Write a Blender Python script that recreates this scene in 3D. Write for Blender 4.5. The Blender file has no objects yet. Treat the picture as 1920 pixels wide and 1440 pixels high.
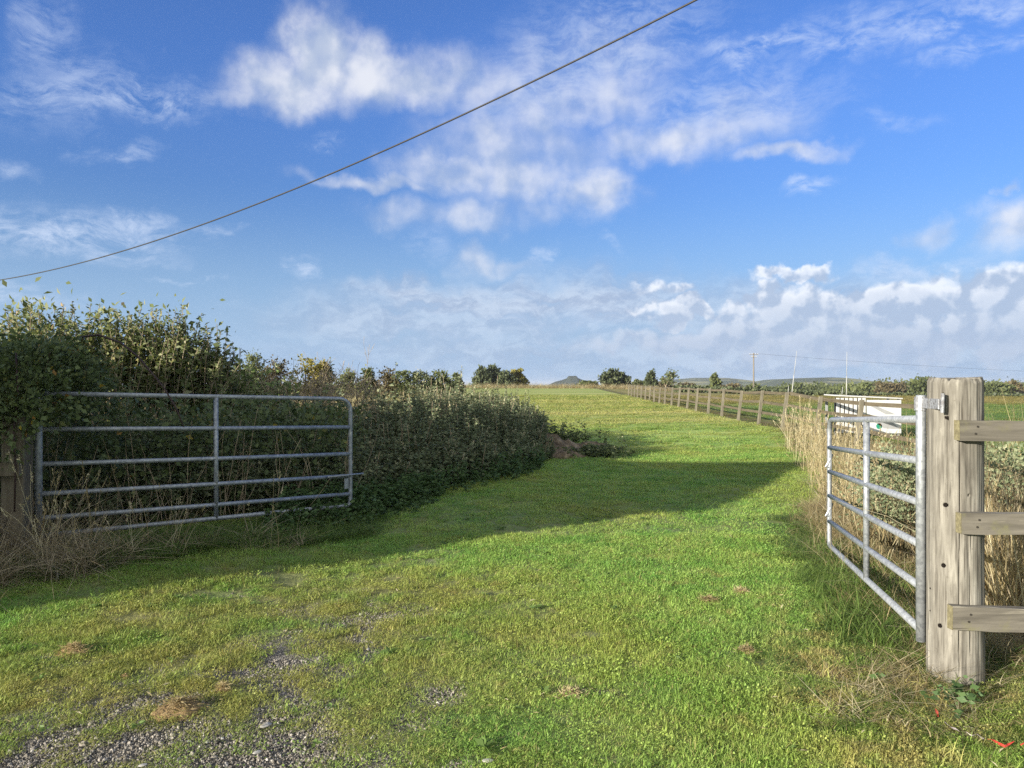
import bpy, math, random
import numpy as np
from mathutils import Vector, Matrix, Euler

SEED = 11
rng = np.random.default_rng(SEED)
random.seed(SEED)
scene = bpy.context.scene
COL = scene.collection
EYE = 1.5
F = 1442.0           # focal length in pixels of the 1920 px wide photograph
SUN_H = np.array((0.78, 0.626))      # horizontal direction the sunlight travels
SUN_EL = math.radians(13.5)

# ------------------------------------------------------------------ helpers
def unit(v):
    v = np.asarray(v, float)
    n = np.linalg.norm(v, axis=-1, keepdims=True)
    return v / np.maximum(n, 1e-9)

def px(u, d):
    """world x of a photo column at depth d"""
    return (u - 960.0) / F * d

def pz(v, d):
    """world z of a photo row at depth d"""
    return EYE - (v - 720.0) / F * d

def vnoise(x, y, seed=0):
    """smooth value noise, array friendly"""
    x = np.asarray(x, float); y = np.asarray(y, float)
    xi = np.floor(x).astype(np.int64); yi = np.floor(y).astype(np.int64)
    xf = x - xi; yf = y - yi
    xf = xf * xf * (3 - 2 * xf); yf = yf * yf * (3 - 2 * yf)
    def h(a, b):
        n = (a * 374761393 + b * 668265263 + seed * 1442695041) & 0x7fffffff
        n = (n ^ (n >> 13)) * 1274126177 & 0x7fffffff
        return ((n ^ (n >> 16)) & 0xffff) / 65535.0
    a = h(xi, yi); b = h(xi + 1, yi); c = h(xi, yi + 1); d = h(xi + 1, yi + 1)
    return (a * (1 - xf) + b * xf) * (1 - yf) + (c * (1 - xf) + d * xf) * yf

def fbm(x, y, seed=0, o=4):
    s = 0; a = .5
    for k in range(o):
        s = s + a * vnoise(np.asarray(x) * 2 ** k, np.asarray(y) * 2 ** k, seed + k * 17)
        a *= .5
    return s

def smooth(a, b, x):
    t = np.clip((np.asarray(x, float) - a) / (b - a), 0, 1)
    return t * t * (3 - 2 * t)

def gz(x, y):
    """height of the ground"""
    x = np.asarray(x, float); y = np.asarray(y, float)
    z = 0.005 * np.clip(y - 4, 0, 146)
    z = z + 0.16 * smooth(-1.2, -3.2, x) * smooth(4.5, 6.5, y) * smooth(60, 30, y)     # bank under the left gate
    z = z + 0.07 * smooth(14, 22, y) * smooth(3, 7, x) * smooth(60, 30, y)
    z = z - 5.0 * smooth(160, 420, y)
    z = z - 2.0 * smooth(14, 60, x) * smooth(60, 140, y)
    amp = 0.030 * smooth(60, 20, y) + .012
    z = z + amp * (fbm(x * .55 + 31, y * .55 + 7, 3, 3) - .44) * 2
    z = z + 0.018 * (fbm(x * 2.2, y * 2.2, 9, 3) - .44) * smooth(40, 10, y)
    return z

def new_mesh(name, verts, faces, mat=None, smooth_shade=False, attr=None):
    me = bpy.data.meshes.new(name)
    me.from_pydata([tuple(v) for v in verts], [], [tuple(f) for f in faces])
    if smooth_shade:
        me.polygons.foreach_set('use_smooth', [True] * len(me.polygons))
    if attr is not None:
        a = me.attributes.new('tint', 'FLOAT', 'POINT'); a.data.foreach_set('value', np.asarray(attr, np.float32))
    if mat: me.materials.append(mat)
    me.update()
    return me

def np_mesh(name, V, k, mat=None, tint=None, smooth_shade=False):
    """V (n,k,3): n separate k-gons"""
    V = np.ascontiguousarray(V, np.float32)
    n = V.shape[0]
    me = bpy.data.meshes.new(name)
    me.vertices.add(n * k); me.vertices.foreach_set('co', V.ravel())
    me.loops.add(n * k); me.loops.foreach_set('vertex_index', np.arange(n * k, dtype=np.int32))
    me.polygons.add(n)
    me.polygons.foreach_set('loop_start', np.arange(0, n * k, k, dtype=np.int32))
    me.polygons.foreach_set('loop_total', np.full(n, k, np.int32))
    if tint is not None:
        a = me.attributes.new('tint', 'FLOAT', 'POINT')
        a.data.foreach_set('value', np.repeat(np.asarray(tint, np.float32), k))
    if mat: me.materials.append(mat)
    me.update(calc_edges=True)
    return me

def link(name, me, parent=None, loc=None):
    o = bpy.data.objects.new(name, me)
    COL.objects.link(o)
    if parent is not None: o.parent = parent
    if loc is not None: o.location = loc
    return o

def tag(o, label=None, cat=None, group=None, kind=None):
    if label: o['label'] = label
    if cat: o['category'] = cat
    if group: o['group'] = group
    if kind: o['kind'] = kind
    return o

def thing(name, loc, label, cat, group=None):
    o = bpy.data.objects.new(name, None); COL.objects.link(o)
    o.location = loc; o.empty_display_size = .1
    return tag(o, label, cat, group)

def copy_tree(o, parent=None):
    c = o.copy(); COL.objects.link(c)
    if parent is not None: c.parent = parent
    for ch in list(o.children): copy_tree(ch, c)
    return c

class MB:
    def __init__(s): s.v = []; s.f = []
    def add(s, V, Fs):
        b = len(s.v); s.v.extend([tuple(map(float, p)) for p in V])
        s.f.extend([tuple(int(i) + b for i in f) for f in Fs])
    def tube(s, P, R, n=8, caps=True):
        P = np.asarray(P, float); m = len(P)
        R = np.full(m, R, float) if np.isscalar(R) else np.asarray(R, float)
        T = np.zeros_like(P); T[1:-1] = P[2:] - P[:-2]; T[0] = P[1] - P[0]; T[-1] = P[-1] - P[-2]
        T = unit(T)
        up = np.array((0, 0, 1.)) if abs(T[0][2]) < .9 else np.array((1., 0, 0))
        a = unit(np.cross(T[0], up)); V = []
        for i in range(m):
            a = unit(a - T[i] * np.dot(a, T[i])); b = np.cross(T[i], a)
            for k in range(n):
                t = 2 * math.pi * k / n
                V.append(P[i] + R[i] * (math.cos(t) * a + math.sin(t) * b))
        Fs = []
        for i in range(m - 1):
            for k in range(n):
                Fs.append((i * n + k, i * n + (k + 1) % n, (i + 1) * n + (k + 1) % n, (i + 1) * n + k))
        if caps:
            Fs.append(tuple(range(n))[::-1]); Fs.append(tuple((m - 1) * n + k for k in range(n)))
        s.add(V, Fs)
    def box(s, c, size, rot=None, bev=0.0):
        hx, hy, hz = [q / 2 for q in size]
        b = bev
        if b <= 0:
            V = [(-hx, -hy, -hz), (hx, -hy, -hz), (hx, hy, -hz), (-hx, hy, -hz), (-hx, -hy, hz), (hx, -hy, hz), (hx, hy, hz), (-hx, hy, hz)]
            Fs = [(0, 3, 2, 1), (4, 5, 6, 7), (0, 1, 5, 4), (1, 2, 6, 5), (2, 3, 7, 6), (3, 0, 4, 7)]
        else:
            V = []; Fs = []
            idx = {}
            for sx in (-1, 1):
                for sy in (-1, 1):
                    for sz in (-1, 1):
                        for ax in range(3):
                            p = [sx * (hx - b), sy * (hy - b), sz * (hz - b)]
                            p[ax] = (sx * hx, sy * hy, sz * hz)[ax]
                            idx[(sx, sy, sz, ax)] = len(V); V.append(p)
            I = idx
            for ax in range(3):
                o1, o2 = [k for k in range(3) if k != ax]
                for sg in (-1, 1):
                    q = []
                    for (p1, p2) in ((-1, -1), (1, -1), (1, 1), (-1, 1)):
                        t = [0, 0, 0]; t[ax] = sg; t[o1] = p1; t[o2] = p2
                        q.append(I[(t[0], t[1], t[2], ax)])
                    Fs.append(tuple(q))
            for ax in range(3):
                o1, o2 = [k for k in range(3) if k != ax]
                for s1 in (-1, 1):
                    for s2 in (-1, 1):
                        q = []
                        for sg, axs in ((-1, (o1, o2)), (1, (o2, o1))):
                            for aa in axs:
                                t = [0, 0, 0]; t[ax] = sg; t[o1] = s1; t[o2] = s2
                                q.append(I[(t[0], t[1], t[2], aa)])
                        Fs.append(tuple(q))
            for sx in (-1, 1):
                for sy in (-1, 1):
                    for sz in (-1, 1):
                        Fs.append(tuple(I[(sx, sy, sz, a)] for a in range(3)))
        V = np.array(V, float)
        if rot is not None: V = V @ np.array(Euler(rot).to_matrix()).T
        s.add(V + np.array(c, float), Fs)
    def build(s, name, mat, parent=None, smooth_shade=False, fixn=True):
        me = new_mesh(name, s.v, s.f, mat, smooth_shade)
        if fixn:
            import bmesh
            bm = bmesh.new(); bm.from_mesh(me); bmesh.ops.recalc_face_normals(bm, faces=bm.faces); bm.to_mesh(me); bm.free()
        return link(name, me, parent)

# ------------------------------------------------------------------ node helpers
class NT:
    def __init__(s, tree): s.t = tree; s.n = tree.nodes; s.l = tree.links
    def node(s, typ, **kw):
        n = s.n.new(typ)
        for k, v in kw.items():
            if k == 'inp':
                for a, b in v.items():
                    if hasattr(b, 'is_linked') or hasattr(b, 'links'): s.l.new(b, n.inputs[a])
                    else: n.inputs[a].default_value = b
            else: setattr(n, k, v)
        return n
    def math(s, op, a, b=None, c=None, clamp=False):
        n = s.n.new('ShaderNodeMath'); n.operation = op; n.use_clamp = clamp
        for i, q in enumerate((a, b, c)):
            if q is None: continue
            if isinstance(q, (int, float)): n.inputs[i].default_value = q
            else: s.l.new(q, n.inputs[i])
        return n.outputs[0]
    def vmath(s, op, a, b=None, out=0):
        n = s.n.new('ShaderNodeVectorMath'); n.operation = op
        for i, q in enumerate((a, b)):
            if q is None: continue
            if isinstance(q, (tuple, list)): n.inputs[i].default_value = q
            else: s.l.new(q, n.inputs[i])
        return n.outputs[out]
    def mix(s, f, a, b, mode='MIX'):
        n = s.n.new('ShaderNodeMix'); n.data_type = 'RGBA'; n.blend_type = mode
        for k, q in ((0, f), (6, a), (7, b)):
            if isinstance(q, (int, float)): n.inputs[k].default_value = q
            elif isinstance(q, (tuple, list)): n.inputs[k].default_value = tuple(q) if len(q) == 4 else tuple(q) + (1,)
            else: s.l.new(q, n.inputs[k])
        return n.outputs[2]
    def maprange(s, v, a, b, c=0., d=1., kind='SMOOTHSTEP'):
        n = s.n.new('ShaderNodeMapRange'); n.interpolation_type = kind
        s.l.new(v, n.inputs[0])
        for k, q in zip((1, 2, 3, 4), (a, b, c, d)): n.inputs[k].default_value = q
        return n.outputs[0]
    def noise(s, vec, scale, detail=4, rough=.5, dist=0., dim='3D', out=0):
        n = s.n.new('ShaderNodeTexNoise'); n.noise_dimensions = dim
        if vec is not None: s.l.new(vec, n.inputs['Vector'])
        n.inputs['Scale'].default_value = scale; n.inputs['Detail'].default_value = detail
        n.inputs['Roughness'].default_value = rough; n.inputs['Distortion'].default_value = dist
        return n.outputs[out]
    def mapping(s, vec, loc=(0, 0, 0), rot=(0, 0, 0), sc=(1, 1, 1), typ='POINT'):
        n = s.n.new('ShaderNodeMapping'); n.vector_type = typ
        s.l.new(vec, n.inputs[0]); n.inputs[1].default_value = loc; n.inputs[2].default_value = rot; n.inputs[3].default_value = sc
        return n.outputs[0]
    def ramp(s, f, stops, interp='LINEAR'):
        n = s.n.new('ShaderNodeValToRGB'); r = n.color_ramp; r.interpolation = interp
        while len(r.elements) < len(stops): r.elements.new(.5)
        for e, (p, c) in zip(r.elements, stops): e.position = p; e.color = tuple(c) + (1,)
        s.l.new(f, n.inputs[0])
        return n.outputs[0]
    def pos(s): return s.n.new('ShaderNodeNewGeometry').outputs['Position']

def mat_new(name):
    m = bpy.data.materials.new(name); m.use_nodes = True
    m.node_tree.nodes.clear()
    return m, NT(m.node_tree)

def finish(nt, surf, disp=None):
    o = nt.n.new('ShaderNodeOutputMaterial'); nt.l.new(surf, o.inputs['Surface'])

def principled(nt, color, rough=.8, metal=0., bump=None, bstr=.3, bdist=.01, spec=.3):
    b = nt.n.new('ShaderNodeBsdfPrincipled')
    if isinstance(color, tuple): b.inputs['Base Color'].default_value = color + (1,)
    else: nt.l.new(color, b.inputs['Base Color'])
    if isinstance(rough, float): b.inputs['Roughness'].default_value = rough
    else: nt.l.new(rough, b.inputs['Roughness'])
    b.inputs['Metallic'].default_value = metal
    b.inputs['Specular IOR Level'].default_value = spec
    if bump is not None:
        bn = nt.n.new('ShaderNodeBump'); bn.inputs['Strength'].default_value = bstr; bn.inputs['Distance'].default_value = bdist
        nt.l.new(bump, bn.inputs['Height']); nt.l.new(bn.outputs[0], b.inputs['Normal'])
    return b.outputs[0]

def foliage_mat(name, stops, transl=.35, rough=.55, spec=.25, ivar=.12):
    """tint attribute picks the colour of each leaf"""
    m, nt = mat_new(name)
    a = nt.node('ShaderNodeAttribute', attribute_name='tint')
    oi = nt.n.new('ShaderNodeObjectInfo')
    f = nt.math('ADD', a.outputs['Fac'], nt.math('MULTIPLY', nt.math('SUBTRACT', oi.outputs['Random'], .5), ivar), clamp=True)
    c = nt.ramp(f, stops)
    p = principled(nt, c, rough, spec=spec)
    t = nt.n.new('ShaderNodeBsdfTranslucent')
    nt.l.new(nt.mix(1., c, (1.15, 1.1, .75), 'MULTIPLY'), t.inputs[0])
    mx = nt.n.new('ShaderNodeMixShader'); mx.inputs[0].default_value = transl
    nt.l.new(p, mx.inputs[1]); nt.l.new(t.outputs[0], mx.inputs[2])
    finish(nt, mx.outputs[0])
    return m

# ------------------------------------------------------------------ render settings, camera, sun
scene.render.engine = 'CYCLES'
scene.view_settings.view_transform = 'Standard'
scene.view_settings.look = 'None'
scene.view_settings.exposure = 1.22
scene.view_settings.gamma = 1.0
cy = scene.cycles
cy.max_bounces = 6; cy.diffuse_bounces = 3; cy.glossy_bounces = 2; cy.transmission_bounces = 3
cy.transparent_max_bounces = 6; cy.volume_bounces = 0
cy.use_denoising = False
cy.sample_clamp_indirect = 4

cam_d = bpy.data.cameras.new('camera'); cam = bpy.data.objects.new('camera', cam_d); COL.objects.link(cam)
cam_d.sensor_fit = 'HORIZONTAL'; cam_d.sensor_width = 36.0; cam_d.lens = 36.0 * F / 1920.0
cam_d.clip_start = 0.05; cam_d.clip_end = 40000
cam.location = (0, 0, EYE); cam.rotation_euler = (math.radians(90), 0, 0)
scene.camera = cam

sun_d = bpy.data.lights.new('sun', 'SUN'); sun = bpy.data.objects.new('sun', sun_d); COL.objects.link(sun)
sun_d.energy = 5.0; sun_d.angle = math.radians(0.5); sun_d.color = (1.0, .92, .78)
sh = SUN_H / np.linalg.norm(SUN_H)
travel = Vector((sh[0] * math.cos(SUN_EL), sh[1] * math.cos(SUN_EL), -math.sin(SUN_EL)))
sun.rotation_euler = travel.to_track_quat('-Z', 'Y').to_euler()
sun.location = (-30, -30, 30)

# ------------------------------------------------------------------ sky
w = bpy.data.worlds.new('World'); scene.world = w; w.use_nodes = True
w.cycles.sampling_method = 'NONE'
wt = NT(w.node_tree); w.node_tree.nodes.clear()
skyn = wt.node('ShaderNodeTexSky', sky_type='NISHITA', sun_disc=False)
skyn.sun_elevation = SUN_EL
skyn.sun_rotation = math.atan2(-sh[0], -sh[1])
skyn.air_density = 1.0; skyn.dust_density = 0.6; skyn.ozone_density = 1.6
D = wt.n.new('ShaderNodeTexCoord').outputs['Generated']
sep = wt.n.new('ShaderNodeSeparateXYZ'); wt.l.new(D, sep.inputs[0])
X, Y, Z = sep.outputs
az = wt.math('ARCTAN2', X, Y)
el = wt.math('ARCSINE', Z)
cmb = wt.n.new('ShaderNodeCombineXYZ'); wt.l.new(wt.math('MULTIPLY', az, 10), cmb.inputs[0]); wt.l.new(wt.math('MULTIPLY', el, 10), cmb.inputs[1])
A = cmb.outputs[0]                                   # sky direction in tenths of a radian
def ae(u, v):
    a = math.atan((u - 960) / F); e = math.atan((720 - v) / math.hypot(F, u - 960))
    return a * 10, e * 10
# warped coordinate so that the cloud outlines are ragged
nz = wt.noise(A, 1.6, 5, .55, dim='2D', out=1)
warp2 = wt.vmath('ADD', A, wt.vmath('MULTIPLY', wt.vmath('SUBTRACT', wt.noise(A, 1.1, 2, .5, dim='2D', out=1), (.5, .5, .5)), (.5, .4, 0)))
warp = wt.vmath('ADD', A, wt.vmath('MULTIPLY', wt.vmath('SUBTRACT', nz, (.5, .5, .5)), (.9, .55, 0)))
def blobs(lst, vec):
    acc = None
    for (u, v, ru, rv, rot, s) in lst:
        a, e = ae(u, v)
        vk = vec
        if acc is not None:      # keeps the shader compiler from evaluating every blob at once
            q = wt.n.new('ShaderNodeVectorMath'); q.operation = 'MULTIPLY_ADD'
            wt.l.new(acc, q.inputs[0]); q.inputs[1].default_value = (1e-9, 1e-9, 0); wt.l.new(vec, q.inputs[2]); vk = q.outputs[0]
        m = wt.mapping(vk, (a, e, 0), (0, 0, math.radians(rot)), (ru / 144.2, rv / 144.2, 1), 'TEXTURE')
        d = wt.vmath('LENGTH', m, out=1)
        k = wt.maprange(d, 0., 1., s, 0.)
        acc = k if acc is None else wt.math('MAXIMUM', acc, k)
    return acc
# high, thin streaks
wisps = [(270, 185, 210, 50, 4, .85), (120, 165, 150, 80, 20, .6), (70, 60, 60, 120, -20, .5), (230, 282, 90, 26, 10, .55),
         (120, 445, 260, 48, 4, .95), (250, 425, 90, 30, 8, .8), (200, 475, 160, 26, 2, .6), (578, 500, 38, 44, -20, .9), (368, 523, 90, 11, 5, .75),
         (605, 271, 60, 18, 6, .5), (1620, 55, 420, 50, 3, .6), (1430, 85, 170, 34, -2, .85), (1800, 30, 260, 36, 6, .75), (1130, 90, 330, 140, 8, .62),
         (1820, 90, 160, 26, 3, .6), (1500, 352, 60, 24, 12, .8), (1720, 500, 190, 20, 2, .65), (1040, 160, 300, 110, 6, .5), (1370, 190, 280, 90, 0, .55),
         (410, 430, 60, 14, 3, .5), (10, 320, 60, 30, 10, .5), (30, 555, 120, 22, 2, .7), (1000, 480, 60, 24, 30, .6), (1150, 455, 40, 26, -30, .5), (1680, 225, 90, 26, -10, .35),
         (800, 460, 60, 40, 20, .35), (1000, 600, 500, 90, 0, .45)]
strk = wt.noise(wt.mapping(warp2, rot=(0, 0, math.radians(-14)), sc=(1.0, 3.2, 1)), 1.4, 6, .62, .12, dim='2D')
fine = wt.noise(wt.mapping(warp2, rot=(0, 0, math.radians(14)), sc=(1.0, 2.0, 1)), 6.0, 5, .7, .1, dim='2D')
sn = wt.math('ADD', wt.math('MULTIPLY', strk, .6), wt.math('MULTIPLY', fine, .4))
wk = blobs(wisps, warp)
wis = wt.math('MULTIPLY', wk, wt.maprange(sn, .34, .66))
# cumulus
cumul = [(960, 300, 250, 120, 0, .56), (1000, 230, 120, 90, 0, .52), (1110, 130, 220, 90, 0, .50), (830, 140, 190, 60, 0, .62), (1380, 230, 200, 60, 0, .5), (830, 400, 200, 45, 0, .46), (610, 115, 95, 90, 0, 1.0), (680, 130, 110, 70, 0, .95), (560, 165, 140, 60, 0, .85), (760, 160, 190, 62, 0, .78), (900, 165, 170, 70, 0, .58), (480, 190, 90, 30, 0, .5),
         (1130, 185, 160, 75, 5, .62), (1060, 130, 190, 90, 0, .42), (1290, 255, 140, 55, 4, .72), (1200, 265, 120, 50, 0, .6), (1400, 215, 150, 75, 0, .45), (1470, 282, 140, 22, -2, .68),
         (930, 260, 110, 70, 0, .58), (850, 320, 150, 52, 0, .74), (720, 340, 170, 22, 0, .62), (990, 330, 130, 75, 0, .68), (1110, 355, 110, 60, 0, .78), (1080, 300, 160, 60, 0, .5),
         (740, 400, 85, 40, 0, .52), (890, 405, 90, 55, 0, .6), (1000, 390, 120, 40, 0, .45), (890, 492, 85, 36, 0, .62), (950, 500, 70, 24, 0, .42),
         (1900, 415, 70, 55, 0, .72), (1735, 440, 60, 28, 10, .55), (1895, 340, 28, 16, 0, .6)]
bank = [(1150, 648, 22, 12, 20, .62), (1215, 575, 60, 14, 0, .5), (1560, 655, 420, 42, 0, .62), (1420, 620, 170, 48, 0, .72), (1720, 640, 300, 55, 0, .75), (1240, 545, 110, 22, 0, .5), (1262, 592, 50, 32, 0, 1.0), (1305, 580, 40, 30, 0, 1.0), (1370, 600, 75, 40, 0, .8), (1425, 560, 50, 36, 15, .85), (1490, 516, 90, 20, 0, .8), (1470, 590, 120, 70, 0, .9),
        (1590, 585, 120, 50, 0, .95), (1640, 620, 160, 60, 0, .9), (1720, 570, 200, 45, 0, .85), (1560, 640, 140, 30, 0, .85), (1850, 570, 160, 70, 0, .95), (1900, 540, 90, 55, 0, .9), (1800, 640, 260, 50, 0, .85),
        (1960, 600, 160, 90, 0, .9), (1300, 640, 300, 40, 0, .6)]
layer = [(1130, 560, 260, 60, 0, .8), (1500, 560, 520, 50, 0, .55), (700, 600, 260, 60, 0, .6), (760, 545, 130, 26, 0, .8), (930, 575, 330, 40, 0, .8), (840, 560, 260, 38, 0, .75), (1060, 550, 260, 36, 0, .8), (1180, 580, 240, 55, 0, .75), (900, 610, 420, 60, 0, .55), (660, 590, 150, 40, -4, .5), (1500, 660, 620, 60, 0, .7), (1000, 660, 600, 50, 0, .5)]
puff = wt.noise(A, 1.7, 6, .5, .0, dim='2D')
puff_l = wt.noise(wt.vmath('ADD', A, (-.13, .16, 0)), 1.7, 2, .5, .0, dim='2D')        # the same noise a little nearer the light
pf = wt.noise(A, 3.4, 6, .52, .0, dim='2D')
ck = blobs([(u, v, ru * 1.45, rv * 1.45, r_, s_) for (u, v, ru, rv, r_, s_) in cumul], warp)
cd = wt.math('MULTIPLY', ck, wt.math('ADD', .52, wt.math('MULTIPLY', puff, .95)))
cum = wt.maprange(cd, .08, .98)
bwarp = wt.vmath('ADD', A, wt.vmath('MULTIPLY', wt.vmath('SUBTRACT', wt.noise(A, 3.0, 4, .5, dim='2D', out=1), (.5, .5, .5)), (.6, .5, 0)))
bk = blobs([(u, v, ru * 1.25, rv * 1.25, r_, s_) for (u, v, ru, rv, r_, s_) in bank], bwarp)
bd = wt.math('ADD', bk, wt.math('MULTIPLY', wt.math('SUBTRACT', pf, .5), .6))
ban = wt.maprange(bd, .14, .60)
lk = blobs([(u, v, ru * 1.3, rv * 1.4, r_, s_) for (u, v, ru, rv, r_, s_) in layer], warp)
lay_n = wt.noise(wt.mapping(warp, sc=(1, 4.0, 1)), 1.1, 6, .55, .1, dim='2D')
lay = wt.math('MULTIPLY', lk, wt.maprange(lay_n, .10, .46))
shade = wt.maprange(wt.math('SUBTRACT', puff, puff_l), -.22, .16)
# base of the sky: the physical sky, deepened towards the top
tintc = wt.mix(wt.maprange(el, .10, .42), (.60, .86, 1.36), (.66, 1.02, 1.84))
SKY = wt.mix(1., skyn.outputs[0], tintc, 'MULTIPLY')
hz = wt.maprange(el, .0, .25, 1., 0.)
SKY = wt.mix(wt.math('MULTIPLY', hz, .93), SKY, (3.15, 4.65, 6.9))
SKY = wt.mix(wt.math('MULTIPLY', wis, .72), SKY, (6.3, 7.2, 8.9))
SKY = wt.mix(wt.math('MULTIPLY', lay, .95), SKY, wt.mix(wt.maprange(wt.math('ADD', lay_n, wt.math('MULTIPLY', fine, .5)), .60, .95), (3.55, 4.25, 5.75), (5.4, 6.2, 7.5)))
ccol = wt.mix(shade, (4.5, 5.2, 6.6), (7.3, 7.5, 8.1))
SKY = wt.mix(wt.math('MULTIPLY', cum, .92), SKY, ccol)
shade_b = wt.maprange(wt.math('SUBTRACT', pf, wt.noise(wt.vmath('ADD', A, (-.09, .13, 0)), 3.4, 3, .5, .0, dim='2D')), -.15, .15)
lowdark = wt.maprange(el, .035, .12)
edge = wt.maprange(bd, .35, 1.0, 1., .55)
bcol = wt.mix(wt.math('MULTIPLY', wt.math('MULTIPLY', shade_b, edge), wt.math('ADD', .15, wt.math('MULTIPLY', lowdark, .95))), (3.9, 4.8, 6.4), (8.5, 8.8, 9.4))
SKY = wt.mix(wt.math('MULTIPLY', ban, .85), SKY, bcol)
# broken bright cloud added behind the camera, unseen, to lift the ambient light
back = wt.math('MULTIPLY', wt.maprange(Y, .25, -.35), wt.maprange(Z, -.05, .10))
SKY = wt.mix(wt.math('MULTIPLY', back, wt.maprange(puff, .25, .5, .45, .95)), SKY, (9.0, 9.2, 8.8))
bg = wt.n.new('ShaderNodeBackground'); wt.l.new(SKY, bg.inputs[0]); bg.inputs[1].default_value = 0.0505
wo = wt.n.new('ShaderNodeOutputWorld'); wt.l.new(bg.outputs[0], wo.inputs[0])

# ------------------------------------------------------------------ ground
BARE = [((-1.15, 3.75), 1.25, 1.0, -10, .86), ((-1.35, 3.2), 1.35, 1.5, -14, .95), ((-1.1, 4.6), 0.95, 1.7, -8, .66), ((-0.85, 6.5), 0.55, 1.0, -30, .66), ((-2.1, 3.2), .7, .6, 0, .72), ((-.75, 3.2), .6, .7, 0, .68),
        ((-0.2, 3.3), .7, .6, 0, .46), ((-.2, 4.4), .6, .8, 0, .42), ((-2.6, 4.2), .8, .6, 20, .4), ((-1.9, 5.6), .9, .35, 30, .42)]
SPOTS = [((.45, 3.75), .16, .10), ((-.45, 8.6), .26, .2), ((1.32, 9.3), .3, .25), ((1.02, 5.3), .12, .08), ((.15, 9.4), .3, .2), ((-1.9, 6.05), .25, .12),
         ((1.0, 4.6), .10, .07), ((1.35, 3.3), .14, .1), ((.9, 3.2), .1, .1), ((-.2, 3.05), .16, .08), ((-.55, 6.05), .12, .2), ((1.9, 15.2), .55, .5), ((2.1, 18.0), .6, .5),
         ((1.42, 4.15), .2, .18), ((1.7, 3.75), .22, .15)]
def ell(x, y, c, rx, ry, rot, s):
    a = math.radians(rot); dx = x - c[0]; dy = y - c[1]
    u = (dx * math.cos(a) + dy * math.sin(a)) / rx; v = (-dx * math.sin(a) + dy * math.cos(a)) / ry
    return s * np.clip(1 - (u * u + v * v), 0, 1)
def bare(x, y, amp=2.2):
    x = np.asarray(x, float); y = np.asarray(y, float)
    m = 0
    for b in BARE: m = np.maximum(m, ell(x, y, *b))
    for c, rx, ry in SPOTS: m = np.maximum(m, ell(x, y, c, rx, ry, 0, 1.3))
    n = fbm(x * 3.1 + 5, y * 3.1 + 3, 21, 5)
    return np.clip(m * 1.15 + (n - .46) * amp * np.clip(m * 3, 0, 1), 0, 1)
def fence_x(y): return 6.35 + 0.0624 * y

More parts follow.
